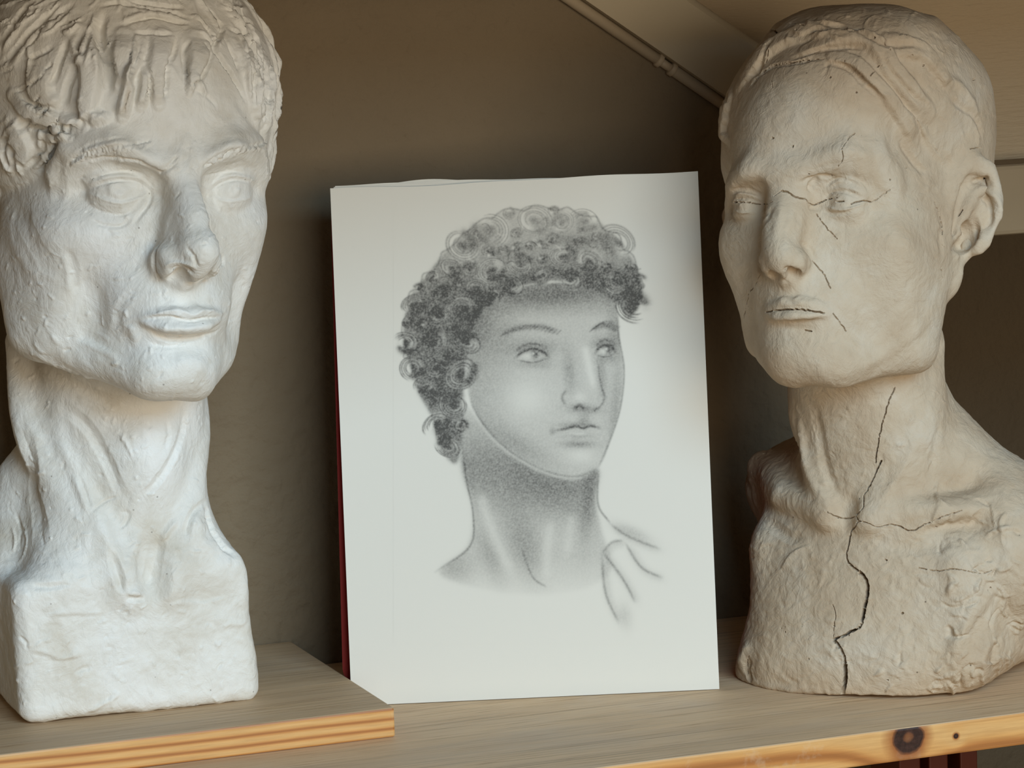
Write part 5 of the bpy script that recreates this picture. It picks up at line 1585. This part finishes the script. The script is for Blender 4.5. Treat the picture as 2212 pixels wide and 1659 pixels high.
    cracks = [
        (0.5, 2.0, kC([(1350, 175), (1310, 260), (1275, 370), (1250, 470), (1228, 590), (1213, 690)])),
        (0.7, 3.5, kC([(1258, 665), (1220, 740), (1180, 830), (1135, 900)])),
        (0.9, 5.0, kC([(1135, 900), (1130, 980), (1085, 1040), (1100, 1075), (1050, 1140), (1040, 1200), (1020, 1290), (1030, 1350), (1100, 1410)])),
        (1.45, 9.0, kC([(1100, 1410), (1140, 1450), (1160, 1510), (1155, 1590), (1140, 1659)])),
        (1.3, 9.0, kD([(1140, 590), (1120, 690), (1095, 722)])),
        (1.0, 7.0, kD([(1095, 722), (1020, 760), (928, 798)])),
        (1.3, 9.0, kD([(928, 798), (965, 835), (1000, 900), (1012, 960)])),
        (1.8, 10.0, kD([(1012, 960), (1012, 1050), (1000, 1120), (990, 1205), (986, 1225)])),
        (0.4, 1.4, kD([(930, 795), (935, 720), (945, 620), (925, 560)])),
        (0.45, 1.6, kC([(890, 1010), (960, 1045), (1030, 1055), (1090, 1040)])),
        (0.5, 1.8, kC([(1100, 1075), (1150, 1085), (1230, 1115), (1290, 1100), (1370, 1105), (1420, 1130), (1480, 1135), (1530, 1105), (1610, 1070)])),
        (0.4, 1.2, kC([(1610, 1070), (1680, 1040), (1800, 1000)])),
        (0.4, 1.2, kC([(1500, 1385), (1640, 1410), (1740, 1395), (1920, 1425), (2000, 1405)])),
        (0.6, 2.2, kB([(260, 300), (320, 300), (380, 300)])), (0.45, 1.4, kB([(385, 308), (470, 315), (525, 295)])),
        (0.5, 1.6, kB([(530, 260), (585, 222)])), (0.65, 2.4, kB([(585, 222), (625, 232), (680, 265), (750, 280)])),
        (0.5, 1.8, kB([(750, 280), (770, 305), (805, 322), (850, 300), (900, 280), (960, 268)])), (0.5, 1.8, kB([(945, 298), (1005, 294)])),
        (0.5, 1.8, kB([(1050, 315), (1090, 300), (1150, 292), (1190, 302)])), (0.35, 1.0, kB([(1190, 302), (1240, 270), (1330, 205)])),
        (0.5, 1.6, kB([(440, 785), (410, 850), (365, 910)])), (0.45, 1.4, kB([(365, 910), (350, 980), (330, 1080)])),
        (0.5, 1.6, kB([(790, 690), (830, 740), (880, 800), (915, 880)])),
        (0.62, 3.2, kB([(470, 1038), (560, 1026), (640, 1019), (720, 1021), (800, 1032), (880, 1047)])),
        (0.45, 1.4, kB([(930, 1045), (970, 1100), (1020, 1170)])), (0.5, 1.6, kB([(740, 1158), (790, 1168)])),
        (0.4, 1.1, kB([(810, 370), (870, 450), (910, 500), (960, 550)])),
        (0.45, 1.5, kA([(360, 590), (440, 505), (510, 450)])), (0.45, 1.5, kA([(530, 440), (640, 425), (740, 408), (870, 395)])),
        (0.8, 2.6, kA([(510, 202), (535, 205), (558, 222)])), (0.6, 2.0, kA([(640, 157), (690, 155), (735, 170)])),
        (0.45, 1.5, kA([(480, 420), (490, 390), (495, 330)])), (0.4, 1.2, kA([(515, 530), (525, 590)])),
        (0.35, 1.0, kA([(985, 1000), (1020, 950), (1080, 890)])), (0.35, 1.0, kA([(990, 1010), (995, 1070), (960, 1120)])),
        (0.4, 1.2, kA([(1850, 1000), (1920, 992), (1950, 1000)])), (0.4, 1.2, kA([(1180, 510), (1240, 440)])),
        (0.4, 1.2, kB([(1600, 270), (1640, 370), (1660, 450), (1665, 520)])), (0.45, 1.5, kB([(1655, 735), (1668, 830)])),
        (0.55, 2.0, kB([(1770, 395), (1800, 350)])), (0.45, 1.2, kB([(1660, 585), (1680, 605)])),
        (0.5, 1.6, kD([(365, 905), (355, 960), (360, 1030)])), (0.5, 1.6, kD([(1990, 445), (1970, 470)])),
        (0.9, 2.5, kD([(1940, 1105), (1945, 1160)])),
    ]
    for i in range(26):          # small air holes
        px, py = rg.choice(((rg.uniform(1620, 2120), rg.uniform(60, 420)), (rg.uniform(1620, 2200), rg.uniform(980, 1480))))
        cracks.append((rg.uniform(0.5, 0.9), 1.6, [(px, py), (px+rg.uniform(2, 5), py+rg.uniform(-3, 3))]))
    for p in ((580, 720), (605, 745), (600, 712)): cracks.append((0.7, 2.0, kD([p, (p[0]+6, p[1]+3)])))
    jr = random.Random(8)
    curves = []
    for wd, dp, pts in cracks:
        c = sc.curve(pts, 4.0)
        if len(c) < 2: continue
        if len(c) > 4:
            c[1:-1] += np.array([[jr.gauss(0, 0.14) for _ in range(3)] for _ in range(len(c)-2)])
        curves.append((wd, dp, c))
    for L in (0.8, 0.45, 0.27):
        sel = np.zeros(len(sc.V), bool)
        for wd, dp, c in curves:
            for i in range(0, len(c)-1, 8):
                seg = c[i:i+9]
                ids = sc.near(seg, wd+1.2)
                if len(ids) == 0: continue
                d = np.min(np.linalg.norm(sc.V[ids][:, None]-seg[None], axis=2), axis=1)
                sel[ids[d < wd+1.1+L]] = True
        sc.V, sc.T, (hair, ear) = refine(sc.V, sc.T, sel, L, (hair, ear))
    sc.normals()
    for wd, dp, c in curves:
        sc.brush(c, 'cut', max(0.34, wd*0.74), -dp*1.5, (1, 1), 0.02)
    sc.V[:, 1] = np.maximum(sc.V[:, 1], 0)
    print('clay tris', len(sc.T))
    lab = np.full(len(sc.V), 1)
    lab[hair > 0.5] = 0
    lab[(ear > 0.5) & (sc.V[:, 0] > 0)] = 2
    lab[(ear > 0.5) & (sc.V[:, 0] <= 0)] = 5
    lab[(lab == 1) & (sc.V[:, 1] < 182-0.5*(sc.V[:, 2]-60))] = 3
    lab[sc.V[:, 1] < 112] = 4
    root = empty('clay_bust', org)
    tag(root, 'grey-beige clay bust of a short-haired sitter, split by a long crack down the chest', 'bust')
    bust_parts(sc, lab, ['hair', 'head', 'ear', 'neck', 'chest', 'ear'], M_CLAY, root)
clay_bust()
